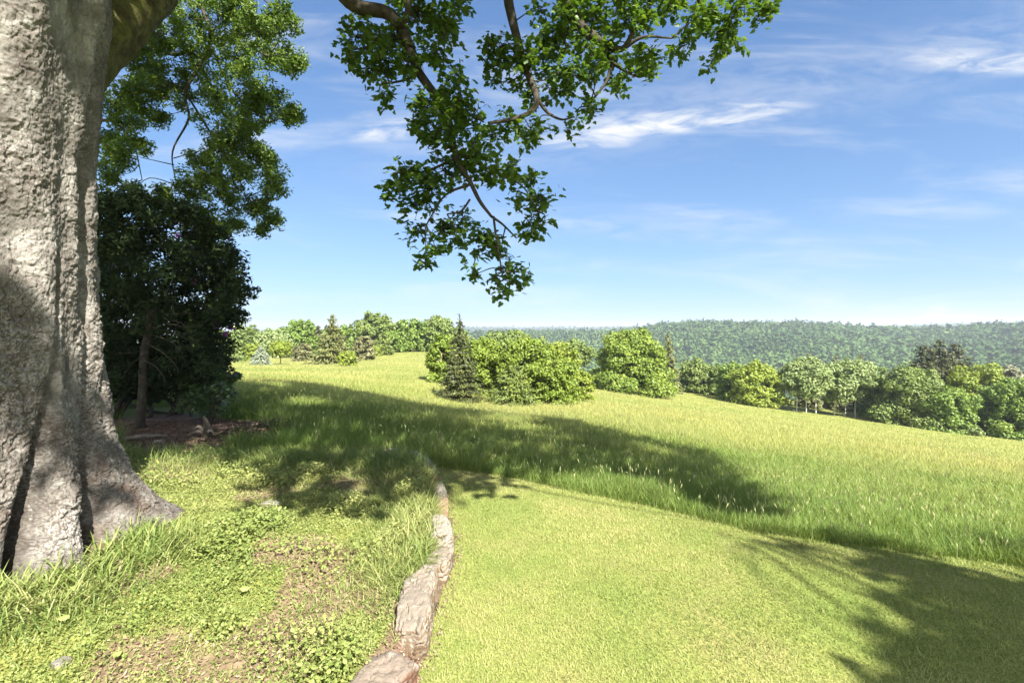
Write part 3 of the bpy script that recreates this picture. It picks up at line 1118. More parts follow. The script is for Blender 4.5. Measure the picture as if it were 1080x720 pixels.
CL = """378 45 24;395 70 22;402 95 14;368 58 14;415 35 24;440 15 28;465 8 24;410 60 22;430 62 18;455 45 18;470 40 15;388 30 14;425 0 20;480 2 16
478 75 13;475 95 19;455 120 22;485 110 24;500 122 19;470 145 27;500 145 24;450 132 16;520 140 18;535 132 16;560 137 16;550 152 12;570 145 12;440 128 10
415 170 15;408 188 11;434 178 13;424 204 9;410 206 7;470 180 25;495 170 20;455 200 23;445 222 20;438 246 16;443 267 10;466 240 20;490 237 16;510 246 20;520 262 14;482 257 13;460 262 10
520 180 18;535 192 14;560 195 15;570 215 15;560 232 16;572 240 10;555 250 12;545 222 13;540 180 12;498 286 9;530 267 13;536 286 15;545 302 9;530 308 9;520 293 8;556 290 6;505 268 8
530 40 20;518 56 14;535 75 14;524 86 9;550 60 16;560 42 16;575 60 18;560 90 13;580 88 12;590 72 15;600 50 18;545 95 10;515 40 9
600 10 18;625 20 22;650 15 22;680 18 24;702 28 20;714 52 15;692 46 18;662 44 18;640 66 16;650 86 14;676 84 11;688 70 10;620 86 12;606 76 13;594 102 12;633 102 9;620 116 11;606 131 8;598 140 5;636 54 13;662 70 10;720 36 12;585 20 14;570 8 12;600 30 18;618 46 16;575 32 15;640 42 16;656 30 18;670 60 12;612 60 13;610 -6 18;660 -8 20;700 0 18;628 -8 14
740 20 13;756 10 16;780 10 18;798 18 12;770 30 13;766 50 10;750 66 6;790 36 9;736 36 8;776 46 8;760 -8 14;790 -6 14;745 52 6;804 8 8"""
clusters = [tuple(float(t) for t in c.split()) for line in CL.split("\n") for c in line.split(";")]
lc, ln, lt = [], [], []
for (cx, cy_, cr) in clusters:
    dep = 5.6 + rng.normal() * .35
    if cx > 585:
        dep += .35
    c = P(cx, cy_, dep)
    rad = cr / FPX * dep
    j = np.argmin(np.linalg.norm((dense - c) * np.array([1, .35, 1]), axis=1))
    c[1] = .5 * c[1] + .5 * dense[j][1] + rng.normal() * .1
    c = np.array([c[0], c[1], c[2]])
    st = dense[j]
    mid = (st + c) / 2 + rng.normal(size=3) * .04 + np.array([0, 0, .03])
    v_, f_ = tube([st, mid, c], [.009, .006, .004], 5, 0, 0, 4); pl.add(v_, f_, .4)
    nl = int(cr ** 2 * .25) + 11
    ns = max(4, nl // 6)
    ends = c + rdir(ns) * rad * rng.uniform(.3, .88, (ns, 1)) * np.array([1, 1.1, 1])
    for e in ends:
        v_, f_ = tube([c, (c + e) / 2 + rng.normal(size=3) * .02, e], [.0035, .003, .002], 4, 0, 0, 3); pl.add(v_, f_, .4)
        kk = rng.integers(5, 9)
        pos = e + rng.normal(size=(kk, 3)) * .045
        lc.append(pos)
        out = pos - e + (e - c) * .5
        ln.append(rng.normal(size=(kk, 3)) * .55 + np.array([0, 0, 1.0]) + unit(e - c) * .35)
        lt.append(unit(out) + np.array([0, 0, -.55]) + rng.normal(size=(kk, 3)) * .25)
pl.obj("twig_sprays", M_branch, syc, True)
lc, ln, lt = np.concatenate(lc), np.concatenate(ln), np.concatenate(lt)
v_, f_, k_ = sycamore_leaves(lc, ln, rng.uniform(.048, .098, len(lc)), rng, lt)
pl = Pile(); pl.add(v_, f_, np.repeat(np.clip(rng.normal(.45, .22, len(lc)), 0, 1), k_))
fo = pl.obj("foliage", M_syc, syc)
fo["label"] = "hanging sprays of lobed green leaves"

# ---- the rest of the crown, overhead and behind the camera: seen by its shade
SHADE_ON = [
    [(-200, 425), (60, 402), (230, 401), (330, 404), (400, 416), (450, 428), (520, 434), (600, 443), (650, 450), (705, 463), (765, 484), (800, 520), (806, 546), (770, 546), (700, 520), (650, 508), (600, 504), (560, 506), (520, 530), (490, 540), (470, 520), (455, 518), (400, 532), (350, 545), (300, 545), (262, 520), (215, 512), (190, 480), (120, 480), (-200, 500)],
    [(752, 551), (820, 560), (900, 574), (980, 590), (1090, 611), (1200, 626), (1400, 680), (1700, 760), (1400, 820), (1050, 830), (985, 770), (960, 725), (935, 690), (890, 660), (858, 630), (868, 618), (905, 640), (925, 655), (900, 610), (830, 580)],
]
SUN_GAPS = [[(925, 608), (1000, 626), (1100, 662), (1160, 690), (1100, 676), (1000, 645)], [(500, 512), (530, 510), (545, 518), (505, 520)], [(190, 490), (250, 490), (270, 520), (220, 530)], [(430, 470), (440, 470), (445, 485), (425, 480)], [(600, 496), (640, 500), (655, 513), (610, 507)], [(300, 424), (348, 426), (340, 433), (300, 432)], [(515, 439), (548, 441), (548, 453), (520, 451)], [(425, 440), (440, 440), (440, 455), (425, 452)], [(660, 470), (690, 474), (700, 484), (668, 482)], [(395, 492), (425, 494), (415, 505), (390, 503)]]


def shade_polys(polys):
    out = []
    for pg in polys:
        pts = []
        for (px, py) in pg:
            d = ray(px, py)
            t = np.linspace(.5, 40, 1600)
            q = np.array([0, 0, EYE]) + d * t[:, None]
            below = q[:, 2] < H(q[:, 0], q[:, 1])
            k = int(np.argmax(below)) if below.any() else len(t) - 1
            p = q[k]
            # slide along the sun's ray to the level z = 0
            s = -p[2] / SUN_DIR[2]
            pts.append((p + SUN_DIR * s)[:2])
        out.append(np.array(pts))
    return out


SH = shade_polys(SHADE_ON)
GAP = shade_polys(SUN_GAPS)


def in_shade(x, y):
    m = np.zeros(np.shape(x), bool)
    for pg in SH:
        m |= inside(pg, x, y)
    for pg in GAP:
        m &= ~inside(pg, x, y)
    return m


nc = 5200
r2 = np.random.default_rng(11)
cand = np.stack([r2.uniform(-13, 11, nc * 8), r2.uniform(-9, 13, nc * 8), r2.uniform(4.2, 14, nc * 8)], 1)
dx, dy = cand[:, 0] - TC[0], cand[:, 1] - TC[1]
rr_ = np.hypot(dx, dy)
hull = (rr_ / 11.0) ** 2 + ((cand[:, 2] - 7.5) / 6.5) ** 2 < 1
low_r = (np.hypot(cand[:, 0] - 6.0, (cand[:, 1] + 1.4) * .8) < 5.0) & (cand[:, 2] > 4.2) & (cand[:, 2] < 8.0)
cand = cand[hull | low_r]
g0 = cand[:, :2] - SUN_DIR[:2] * (cand[:, 2] / SUN_DIR[2])[:, None]
sh = np.zeros(len(cand), bool)
sh[:] = in_shade(g0[:, 0], g0[:, 1])
# each clump needs its whole shade inside: test four points around it
mg = np.where((g0[:, 0] > 1.2) & (g0[:, 1] < 5.2), .20, .33)
for ox, oy in ((1, 0), (-1, 0), (0, 1), (0, -1)):
    sh &= in_shade(g0[:, 0] + ox * mg, g0[:, 1] + oy * mg)
lowp = cand + np.array([0, .75, -.7])
px_, py_, dep_ = project(lowp)
seen = (dep_ > .05) & (px_ > -260) & (px_ < 1340) & (py_ > -25)
# leave the sun on the top of the small tree behind and on the bough's upper right
for q in ((270, 30, 10.8), (300, 30, 10.8), (240, 25, 11), (296, 62, 10.8), (220, 0, 11), (285, 100, 10.8), (290, 0, 10.8), (700, 15, 5.9), (660, 5, 5.9), (780, 8, 6.0)):
    c0 = P(*q)
    s_ = (cand - c0) @ SUN_DIR
    dl = np.linalg.norm(cand - c0 - s_[:, None] * SUN_DIR, axis=1)
    seen |= (s_ > .5) & (dl < 1.0)
# the sides of the view that the trunk hides
cand = cand[sh & ~seen]
# keep an even covering of the shade
g0 = cand[:, :2] - SUN_DIR[:2] * (cand[:, 2] / SUN_DIR[2])[:, None]
cell = {}
pick = []
for i in r2.permutation(len(cand)):
    k = (int(math.floor(g0[i, 0] / .55)), int(math.floor(g0[i, 1] / .55)))
    if cell.get(k, 0) < (12 if g0[i, 0] > 1.2 and g0[i, 1] < 5.2 else 2):
        cell[k] = cell.get(k, 0) + 1
        pick.append(i)
cand = cand[pick]
# a few more clumps that dapple the upper trunk
dap = []
for k in range(260):
    zt = r2.uniform(2.5, 4.2) if k % 3 else r2.uniform(.6, 1.5)
    tp = np.array([-2.75 + r2.uniform(-.25, .15), 2.75 + r2.uniform(-.3, .4), zt])
    c = tp + SUN_DIR * ((r2.uniform(6, 9.5) - zt) / SUN_DIR[2]) + r2.normal(size=3) * .1
    if fbm(np.array([[tp[0] * 2, tp[1] * 2, tp[2] * 2.2]]), 2, 90)[0] > .5:
        dap.append(c)
dap = np.array(dap)[:10]
print("right shade", int(((g0[pick][:, 0] > 1.2) & (g0[pick][:, 1] < 5.2)).sum()))
print("crown clumps", len(cand), "dapple", len(dap))
cand = np.vstack([cand, dap])
limbs = Pile()
hubs = np.array([(-4.5, 1.5, 8.5), (-1.0, 4.5, 8.8), (-6.5, 5.5, 8.8), (-3, -2.5, 8.2), (.5, .5, 8.4), (2.5, -1.5, 7.4), (4.8, -1.2, 6.2), (7.0, -.8, 6.0), (2.5, 3.5, 8.2), (-1.5, 8.5, 9.0), (-8.0, 1.0, 8.5), (-3.0, 3.0, 11.0), (5.5, 1.6, 7.6), (.5, -4.5, 8.0)])
top = np.array([-3.1, 2.5, 5.2])
for i, h in enumerate(hubs):
    start = top + np.array([0, 0, r2.uniform(-.5, 2.0)])
    m = start * .5 + h * .5 + np.array([0, 0, .5])
    pp, _, dd = project(m)
    rs = .028 if i in (4, 5, 6, 7, 12) else .14
    v_, f_ = tube([start, start * .8 + h * .2 + np.array([0, 0, .4]), m, h], [rs, rs * .9, rs * .65, rs * .35], 10, .15, 60 + i, 6); limbs.add(v_, f_, .4)
for c in cand:
    j = np.argmin(np.linalg.norm(hubs - c, axis=1))
    v_, f_ = tube([hubs[j] * .75 + c * .25 * 1.0, (hubs[j] + c) / 2 + r2.normal(size=3) * .15, c], [.012, .009, .004], 5, 0, 0, 3); limbs.add(v_, f_, .4)
lm = limbs.obj("crown_branch_clumps", M_branch, syc, True)
K = 34
gg = cand[:, :2] - SUN_DIR[:2] * (cand[:, 2] / SUN_DIR[2])[:, None]
szc = np.where((gg[:, 0] > 1.2) & (gg[:, 1] < 5.2), .75, 1.0)
szc[len(cand) - len(dap):] = .5
pos = (cand[:, None] + rdir(len(cand) * K, r2).reshape(-1, K, 3) * (r2.uniform(.1, 1, (len(cand), K, 1)) ** .5) * .52 * szc[:, None, None] * np.array([1, 1, .6])).reshape(-1, 3)
nrm = r2.normal(size=pos.shape) * .5 + np.array([0, 0, 1.0])
v_, f_, k_ = sycamore_leaves(pos, nrm, r2.uniform(.12, .19, len(pos)), r2)
pl = Pile(); pl.add(v_, f_, np.repeat(np.clip(r2.normal(.45, .22, len(pos)), 0, 1), k_))
cr_ = pl.obj("crown", M_syc, syc)
# ------------------------------------------------------------------ broken light under the big tree: ash tree behind the trunk
def clump_fill(cens, rads, per, L, W, r, up=.5, out=.4, flat=.9, shell=.5):
    """leaf quads gathered in clumps"""
    n = len(cens)
    k = np.maximum((per * np.ones(n)).astype(int), 1)
    idx = np.repeat(np.arange(n), k)
    d = rdir(len(idx), r)
    pos = cens[idx] + d * (rads[idx] * r.uniform(0, 1, len(idx)) ** shell)[:, None] * np.array([1, 1, flat])
    nrm = d * out + np.array([0, 0, up]) + r.normal(size=d.shape) * .5
    tone = np.clip(r.normal(.45, .12, n)[idx] + r.normal(0, .2, len(idx)), 0, 1)
    v, f = cards(pos, nrm, L * r.uniform(.65, 1.3, len(idx)), W * r.uniform(.7, 1.25, len(idx)), r)
    return v, f, np.repeat(tone, 4)


ra = np.random.default_rng(31)
ash_base = P(40, 420, 12.0)
ash_base[2] = float(H(ash_base[0], ash_base[1])) - .05
ash = thing("ash_tree", "airy small leaved tree behind the big trunk, sunlit at its top", "tree", tuple(ash_base))
pl = Pile()
tr_pts = [ash_base - np.array([0, 0, .2]), P(62, 300, 12), P(80, 180, 12), P(112, 60, 11.8), P(150, -70, 11.6), P(190, -200, 11.5)]
v_, f_ = tube(tr_pts, [.20, .16, .14, .115, .08, .05], 12, .15, 3); pl.add(v_, f_, .4)
pl.obj("trunk", M_branch, ash, True)
ASH_BR = [[(112, 60, 11.8, .06), (140, 40, 11.5, .05), (185, 58, 11.3, .04), (228, 40, 11.0, .028), (285, 60, 10.8, .012)],
          [(150, -70, 11.6, .05), (196, -20, 11.2, .042), (222, 40, 11.0, .036), (196, 96, 10.9, .032), (199, 125, 10.9, .024), (182, 160, 10.8, .016), (186, 195, 10.8, .008)],
          [(197, 100, 10.9, .026), (222, 140, 10.8, .022), (250, 185, 10.7, .014), (262, 215, 10.7, .008)],
          [(220, 44, 11.0, .028), (245, 95, 10.8, .022), (282, 130, 10.7, .012)],
          [(92, 130, 11.9, .05), (118, 128, 11.5, .03), (140, 150, 11.2, .016), (150, 190, 11.1, .008)],
          [(150, -70, 11.6, .05), (230, -40, 11.2, .035), (290, 10, 11.0, .015)]]
asht = []
for k, b in enumerate(ASH_BR):
    pts = np.array([P(c[0], c[1], c[2]) for c in b])
    bp = Pile(); v_, f_ = tube(pts, [c[3] for c in b], 8, .15, 80 + k, 6); bp.add(v_, f_, .4)
    bp.obj("branch", M_branch, ash, True)
    for p0, p1 in zip(pts[:-1], pts[1:]):
        asht += [p0 + (p1 - p0) * t for t in np.linspace(0, 1, 6)]
asht = np.array(asht)
ACL = """230 20 38;270 30 34;295 62 22;250 60 34;300 20 20;312 68 9;200 58 28;180 88 28;160 78 24;220 100 32;260 100 34;284 112 22;312 118 6;304 122 7;230 140 28;265 150 28;280 168 20;250 182 26;286 196 15;268 216 16;236 206 22;215 170 18;203 196 18;206 226 15;250 232 12;230 238 10;290 228 8;278 240 6
135 130 18;120 110 16;130 162 16;118 186 14;146 150 10;114 150 16;150 108 14;166 122 9;140 202 9;118 212 12;170 40 26;200 20 30;150 60 18;250 -10 26;186 215 10;170 205 8;136 92 14;256 126 22;240 160 20;222 190 16"""
acl = np.array([[float(t) for t in c.split()] for line in ACL.split("\n") for c in line.split(";")])
ac, ar, an = [], [], []
tw = Pile()
for cx, cy_, cr in acl:
    dep = 10.9 + ra.normal() * .5
    c0 = P(cx, cy_, dep)
    R0_ = cr / FPX * dep
    st = asht[np.argmin(np.linalg.norm((asht - c0) * np.array([1, .4, 1]), axis=1))]
    v_, f_ = tube([st, (st + c0) / 2 + ra.normal(size=3) * .08 + np.array([0, 0, .08]), c0], [.012, .008, .004], 4, 0, 0, 4); tw.add(v_, f_, .4)
    ns = int(4 + cr * .75)
    for q in range(ns):
        e = c0 + rdir(1, ra)[0] * R0_ * ra.uniform(.25, 1.0) * np.array([1, 1.1, 1])
        v_, f_ = tube([c0, (c0 + e) / 2 + ra.normal(size=3) * .04, e], [.005, .004, .002], 3, 0, 0, 3); tw.add(v_, f_, .4)
        ac.append(e - np.array([0, 0, .03])); ar.append(ra.uniform(.13, .24)); an.append(64)
tw.obj("twig_sprays", M_branch, ash, True)
v_, f_, t_a = clump_fill(np.array(ac), np.array(ar), np.array(an), 0.10, .036, ra, .6, .2, .8, .45)
pl = Pile(); pl.add(v_, f_, t_a)
pl.obj("foliage", M_ash, ash)

# ------------------------------------------------------------------ dark evergreen shrub under it
rs_ = np.random.default_rng(37)
SHP = np.array([(84, 205), (150, 204), (195, 220), (228, 243), (250, 268), (260, 296), (254, 326), (242, 348), (234, 374), (216, 398), (192, 412), (150, 418), (84, 415)], float)
shb = P(150, 414, 9.6)
shb[2] = float(H(shb[0], shb[1]))
shrub = thing("rhododendron_bush", "big dark evergreen shrub in deep shade behind the trunk, with purple blossoms at its edge", "shrub", tuple(shb))
cs = []
while len(cs) < 560:
    x, y = rs_.uniform(84, 265), rs_.uniform(200, 418)
    if inside(SHP, np.array([x]), np.array([y]))[0]:
        cs.append(P(x, y, 9.7 + rs_.normal() * .75))
cs = np.array(cs)
cs = np.vstack([cs, [P(rs_.uniform(100, 236), rs_.uniform(370, 412), 9.2 + rs_.normal() * .25) for _ in range(110)]])
cs[:, 2] = np.maximum(cs[:, 2], H(cs[:, 0], cs[:, 1]) + .12)
extra = np.array([P(*q) for q in ((266, 312, 9.3), (262, 304, 9.4), (270, 305, 9.3), (256, 318, 9.3), (240, 250, 9.6), (218, 232, 9.6), (166, 200, 9.9), (130, 198, 9.9))])
cr_all = np.concatenate([rs_.uniform(.15, .3, len(cs)), np.full(len(extra), .10)])
cs = np.vstack([cs, extra])
v_, f_, t_a = clump_fill(cs, cr_all, np.where(np.arange(len(cs)) < len(cs) - 8, 100, 26), .105, .042, rs_, .55, .5, .8, .4)
pl = Pile(); pl.add(v_, f_, t_a)
pl.obj("foliage", M_rhodo, shrub)
for k in range(7):
    a0 = shb + np.array([rs_.uniform(-.6, .6), rs_.uniform(-.3, .3), -.05])
    e = cs[rs_.integers(0, 300)]
    bp = Pile(); v_, f_ = tube([a0, a0 * .6 + e * .4 + rs_.normal(size=3) * .15, e], [.05, .035, .012], 7, .15, k); bp.add(v_, f_, .3)
    bp.obj("stem", M_branch, shrub, True)
for (x, y, dd, n_) in ((243, 345, 8.9, 40), (238, 352, 8.9, 30), (166, 286, 8.8, 10), (205, 296, 8.8, 10), (228, 342, 8.8, 14), (188, 248, 8.8, 8)):
    c = P(x, y, dd)
    pos = c + rdir(n_, rs_) * rs_.uniform(.02, .07, (n_, 1))
    v_, f_ = cards(pos, pos - c + rs_.normal(size=pos.shape) * .03, .055, .045, rs_)
    bp = Pile(); bp.add(v_, f_, np.repeat(rs_.random(n_), 4))
    bp.obj("blossom", M_purple, shrub)

M_branchgrey = rough_mat('weathered_bark', lambda t, co: ramp(t, noise_node(t, 14.0, 6, .7, co), [(.3, (.028, .024, .018)), (.55, (.06, .052, .038)), (.72, (.14, .125, .09))]), .95, 40, .8, .02)
# ------------------------------------------------------------------ dead stump with bare branches in front of the shrub
sb = P(147, 404, 8.3)
sb[2] = float(H(sb[0], sb[1]))
stump = thing("dead_stump", "slim sawn off dead trunk with bare side branches in front of the dark shrub", "stump", tuple(sb))
pl = Pile()
v_, f_ = tube([sb - np.array([0, 0, .1]), sb + np.array([.0, 0, .12]), P(152, 375, 8.3), P(157, 350, 8.25), P(160, 326, 8.2)], [.13, .075, .052, .045, .062], 16, .5, 9); pl.add(v_, f_, .3)
pl.obj("trunk", M_branchgrey, stump, True)
for k, b in enumerate((((158, 348), (178, 342), (200, 345), (214, 338)), ((157, 352), (180, 360), (192, 372)), ((155, 362), (172, 372), (186, 386), (188, 394)), ((160, 340), (175, 332), (205, 330)),
                       ((156, 356), (140, 348), (124, 338)), ((155, 366), (140, 372), (122, 372)), ((158, 344), (186, 352), (212, 366)), ((160, 336), (190, 340), (202, 356)), ((154, 372), (138, 385), (130, 398)), ((153, 380), (166, 388), (176, 404)))):
    pts = [P(x, y, 8.25 - .12 * j + rs_.normal() * .03) for j, (x, y) in enumerate(b)]
    bp = Pile(); v_, f_ = tube(pts, np.linspace(.011, .004, len(pts)), 6, .15, k + 4); bp.add(v_, f_, .3)
    bp.obj("branch", M_branchgrey, stump, True)

# young shrub at the edge of the shade
yb = P(222, 428, 8.6)
yb[2] = float(H(yb[0], yb[1]))
young = thing("laurel_shrub", "low green leafed young shrub at the sunny edge of the dark one", "shrub", tuple(yb))
ysp = [(225, 418, .26), (212, 412, .25), (232, 408, .22), (242, 398, .14), (232, 394, .12), (250, 396, .09), (220, 398, .16), (205, 420, .22), (240, 416, .2), (226, 430, .25), (196, 428, .22), (212, 432, .2)]
yc = np.array([P(x, y, 8.6 + rs_.normal() * .15) for x, y, _ in ysp])
v_, f_, t_a = clump_fill(yc, np.array([q[2] for q in ysp]), 95, .10, .045, rs_, .8, .3, .7, .5)
M_laurel = leaf_mat("laurel_leaf", G3((.035, .065, .018), (.055, .095, .026), (.09, .135, .04)), .2, .35, .5)
pl = Pile(); pl.add(v_, f_, t_a); pl.obj("foliage", M_laurel, young)
for q in yc[::2]:
    bp = Pile(); v_, f_ = tube([yb, (yb + q) / 2 + np.array([0, 0, .08]), q], [.014, .01, .005], 5); bp.add(v_, f_, .3); bp.obj("stem", M_branch, young, True)

# fallen pole, pale stone, broken root snag
fp0, fp1 = P(128, 441, 7.0), P(176, 434, 7.3)
for q in (fp0, fp1):
    q[2] = float(H(q[0], q[1])) + .045
pl = Pile(); v_, f_ = tube([fp0, (fp0 + fp1) / 2 + np.array([0, 0, .02]), fp1], [.036, .03, .022], 10, .3, 2); pl.add(v_, f_, .3)
pole = pl.obj("fallen_branch", M_dead, None, True)
tag(pole, "pale barkless branch lying on the dark soil behind the trunk", "branch")
sg = P(217, 440, 7.4)
sg[2] = float(H(sg[0], sg[1]))
snag = thing("root_snag", "small upright splintered root with torn pale wood beside the low shrub", "snag", tuple(sg))
pl = Pile(); v_, f_ = tube([sg - np.array([0, 0, .05]), sg + np.array([.02, 0, .12]), sg + np.array([.0, 0, .24]), sg + np.array([-.03, 0, .33])], [.08, .055, .035, .01], 9, .4, 5); pl.add(v_, f_, .3)
pl.obj("trunk", M_branchgrey, snag, True)
for dx_, dz_ in ((-.22, .05), (-.16, .12), (.2, .06)):
    bp = Pile(); v_, f_ = tube([sg + np.array([0, 0, .06]), sg + np.array([dx_ * .5, -.05, .06 + dz_]), sg + np.array([dx_, -.1, dz_])], [.035, .025, .008], 6, .2, 3); bp.add(v_, f_, .3); bp.obj("root", M_dead, snag, True)

bpz = P(278, 452, 7.6)
bpz[2] = float(H(bpz[0], bpz[1]))
brush = thing("brush_heap", "low heap of dead brown twigs and leaves at the edge of the long grass", "brush heap", tuple(bpz))
pl = Pile()
for k in range(150):
    c = bpz + np.array([rs_.normal() * .38, rs_.normal() * .22, 0])
    c[2] = float(H(c[0], c[1])) + rs_.uniform(.02, .22) * math.exp(-((c[0] - bpz[0]) / .5) ** 2)
    d = rdir(1, rs_)[0] * np.array([1, 1, .45]) * rs_.uniform(.1, .3)
    v_, f_ = tube([c - d, c + rs_.normal(size=3) * .02, c + d], [.008, .007, .004], 4, 0, 0, 2); pl.add(v_, f_, rs_.random())
tw_ = pl.obj("twig_clumps", M_branch, brush)
pos = bpz + np.stack([rs_.normal(size=900) * .42, rs_.normal(size=900) * .25, np.zeros(900)], 1)
pos[:, 2] = H(pos[:, 0], pos[:, 1]) + rs_.uniform(.0, .2, 900) * np.exp(-((pos[:, 0] - bpz[0]) / .5) ** 2)
v_, f_ = cards(pos, rs_.normal(size=pos.shape) + np.array([0, 0, .6]), .075, .04, rs_)
pl = Pile(); pl.add(v_, f_, np.repeat(rs_.uniform(0, .8, 900), 4)); pl.obj("dead_leaves", M_litter, brush)

# ------------------------------------------------------------------ stones of the bed edging
def rock(name, mat, label, cen, along, L, W, Hh, seed, group=None, tilt=0.0, cat="stone", parent=None):
    n = 56
    g = np.linspace(-1, 1, n)
    V, F, off = [], [], 0
    uu, vv = np.meshgrid(g, g, indexing='ij')
    idx = np.arange(n * n).reshape(n, n)
    qd = np.stack([idx[:-1, :-1], idx[1:, :-1], idx[1:, 1:], idx[:-1, 1:]], -1).reshape(-1, 4)
    for ax in range(3):
        for s in (-1, 1):
            p = np.zeros((n, n, 3))
            p[..., ax] = s
            p[..., (ax + 1) % 3] = uu
            p[..., (ax + 2) % 3] = vv
            V.append(p.reshape(-1, 3))
            F.append((qd if s > 0 else qd[:, ::-1]) + off)
            off += n * n
    V = np.concatenate(V)
    F = np.concatenate(F)
    key = np.round(V * 1000).astype(int)
    _, first, inv = np.unique(key, axis=0, return_index=True, return_inverse=True)
    inv = inv.ravel()
    V, F = V[first], inv[F]
    k = (np.abs(V) ** 7).sum(1) ** (1 / 7.)
    d = V / k[:, None]
    half = np.array([L, W, Hh]) / 2
    p = d * half
    # flat breaks
    r = np.random.default_rng(seed)
    for _ in range(16):
        nn = rdir(1, r)[0] * np.array([.8, .9, 1.0])
        nn /= np.linalg.norm(nn)
        sup = (np.abs(nn) * half).sum()
        dist = p @ nn - sup * r.uniform(.66, .86)
        p = p - np.maximum(dist, 0)[:, None] * nn * .92
    nz = fbm(p * 9 + seed * 3.1, 4, seed) - .5
    nz2 = fbm(p * 34 + seed, 4, seed + 2, .6) - .5
    lay = fbm(np.stack([p[:, 0] * 4, p[:, 1] * 4, p[:, 2] * 55], -1) + seed, 3, seed + 4) - .5
    nz3 = np.abs(fbm(p * 13 + seed * 1.7, 3, seed + 8) - .5)
    p = p + d * (nz * .024 + nz2 * .013 - .013 * np.exp(-(nz3 / .025) ** 2) + lay * .010 * (np.abs(d[:, 2:3].ravel()) < .8))[:, None] * min(1.0, Hh / .16)
    ca, sa = math.cos(along), math.sin(along)
    ct, st = math.cos(tilt), math.sin(tilt)
    y_, z_ = p[:, 1] * ct - p[:, 2] * st, p[:, 1] * st + p[:, 2] * ct
    q = np.stack([p[:, 0] * ca - y_ * sa, p[:, 0] * sa + y_ * ca, z_], 1)
    o = build(name, q, F, mat, parent, None, True)
    o.location = cen
    if label:
        tag(o, label, cat, group)
    return o


# arc length along the edging
seg = np.linalg.norm(np.diff(WALL, axis=0), axis=1)
arc = np.concatenate([[0], np.cumsum(seg)])
rowsW = [840, 740, 700, 655, 605, 570, 540, 522, 508, 495, 484, 479]


def on_wall(row):
    s = np.interp(-row, [-x for x in rowsW], arc)
    return s


EDGE = [  # rows of its near and far end, width, height, material, label
    (838, 709, .22, .17, M_stone_red, "edging stone with a reddish side, cut off by the bottom of the picture"),
    (706, 622, .185, .18, M_stone_buff, "longest edging stone, a pale slanting slab with a buff face"),
    (620, 597, .15, .15, M_stone_buff, "short buff edging stone beyond the long slab"),
    (596, 566, .18, .19, M_stone_pale, "rounded whitish edging stone standing highest in the row"),
    (565, 537, .14, .14, M_stone_orange, "orange stained edging stone beside the tufty grass"),
    (536, 521, .13, .13, M_stone_pale, "pale narrow edging stone at the edge of the shade"),
    (519, 509, .17, .14, M_stone_orange, "small tan edging stone in dappled shade"),
    (507, 497, .20, .19, M_stone_grey, "round grey edging stone at the turn of the row"),
    (496, 487, .22, .18, M_stone_grey, "shaded grey edging stone under overhanging grass"),
    (486, 480, .22, .16, M_stone_pale, "last pale edging stone half sunk in the long grass"),
]
for k, (ra_, rb_, w_, h_, m_, lab) in enumerate(EDGE):
    s0, s1 = on_wall(ra_), on_wall(rb_)
    mid = (s0 + s1) / 2
    p0 = np.array([np.interp(s0, arc, WALL[:, 0]), np.interp(s0, arc, WALL[:, 1])])
    p1 = np.array([np.interp(s1, arc, WALL[:, 0]), np.interp(s1, arc, WALL[:, 1])])
    c = (p0 + p1) / 2
    ang = math.atan2(*(p1 - p0)[::-1])
    L = np.linalg.norm(p1 - p0)
    nrm_ = np.array([-(p1 - p0)[1], (p1 - p0)[0]]) / L
    c = c + nrm_ * (.02 + .018 * math.sin(k * 2.3))
    z = float(ground_z(c[0], c[1])) + h_ * .5 - .04
    rock("edging_stone", m_, lab, (c[0], c[1], z), ang + (.09 if k % 2 else -.08), L * 1.03, w_, h_ + .05, 100 + k, "stones edging the raised bed", .06 * (-1) ** k)
p = P(167, 446, 6.9); p[2] = float(H(p[0], p[1])) + .02
rock("stone", M_stone_pale, "single pale stone on the dark soil near the fallen branch", tuple(p), .4, .13, .10, .09, 141)
p = G(285, 532, .2); p[2] = float(H(p[0], p[1])) + .01
rock("stone", M_stone_pale, "small whitish stone lying in the weeds of the bed", tuple(p), .2, .14, .09, .06, 142)
p = G(64, 700, .2); p[2] = float(H(p[0], p[1])) + .005
rock("stone", M_stone_grey, "small grey stone in the weedy bed near the frame's lower left", tuple(p), 1.2, .07, .05, .04, 143)
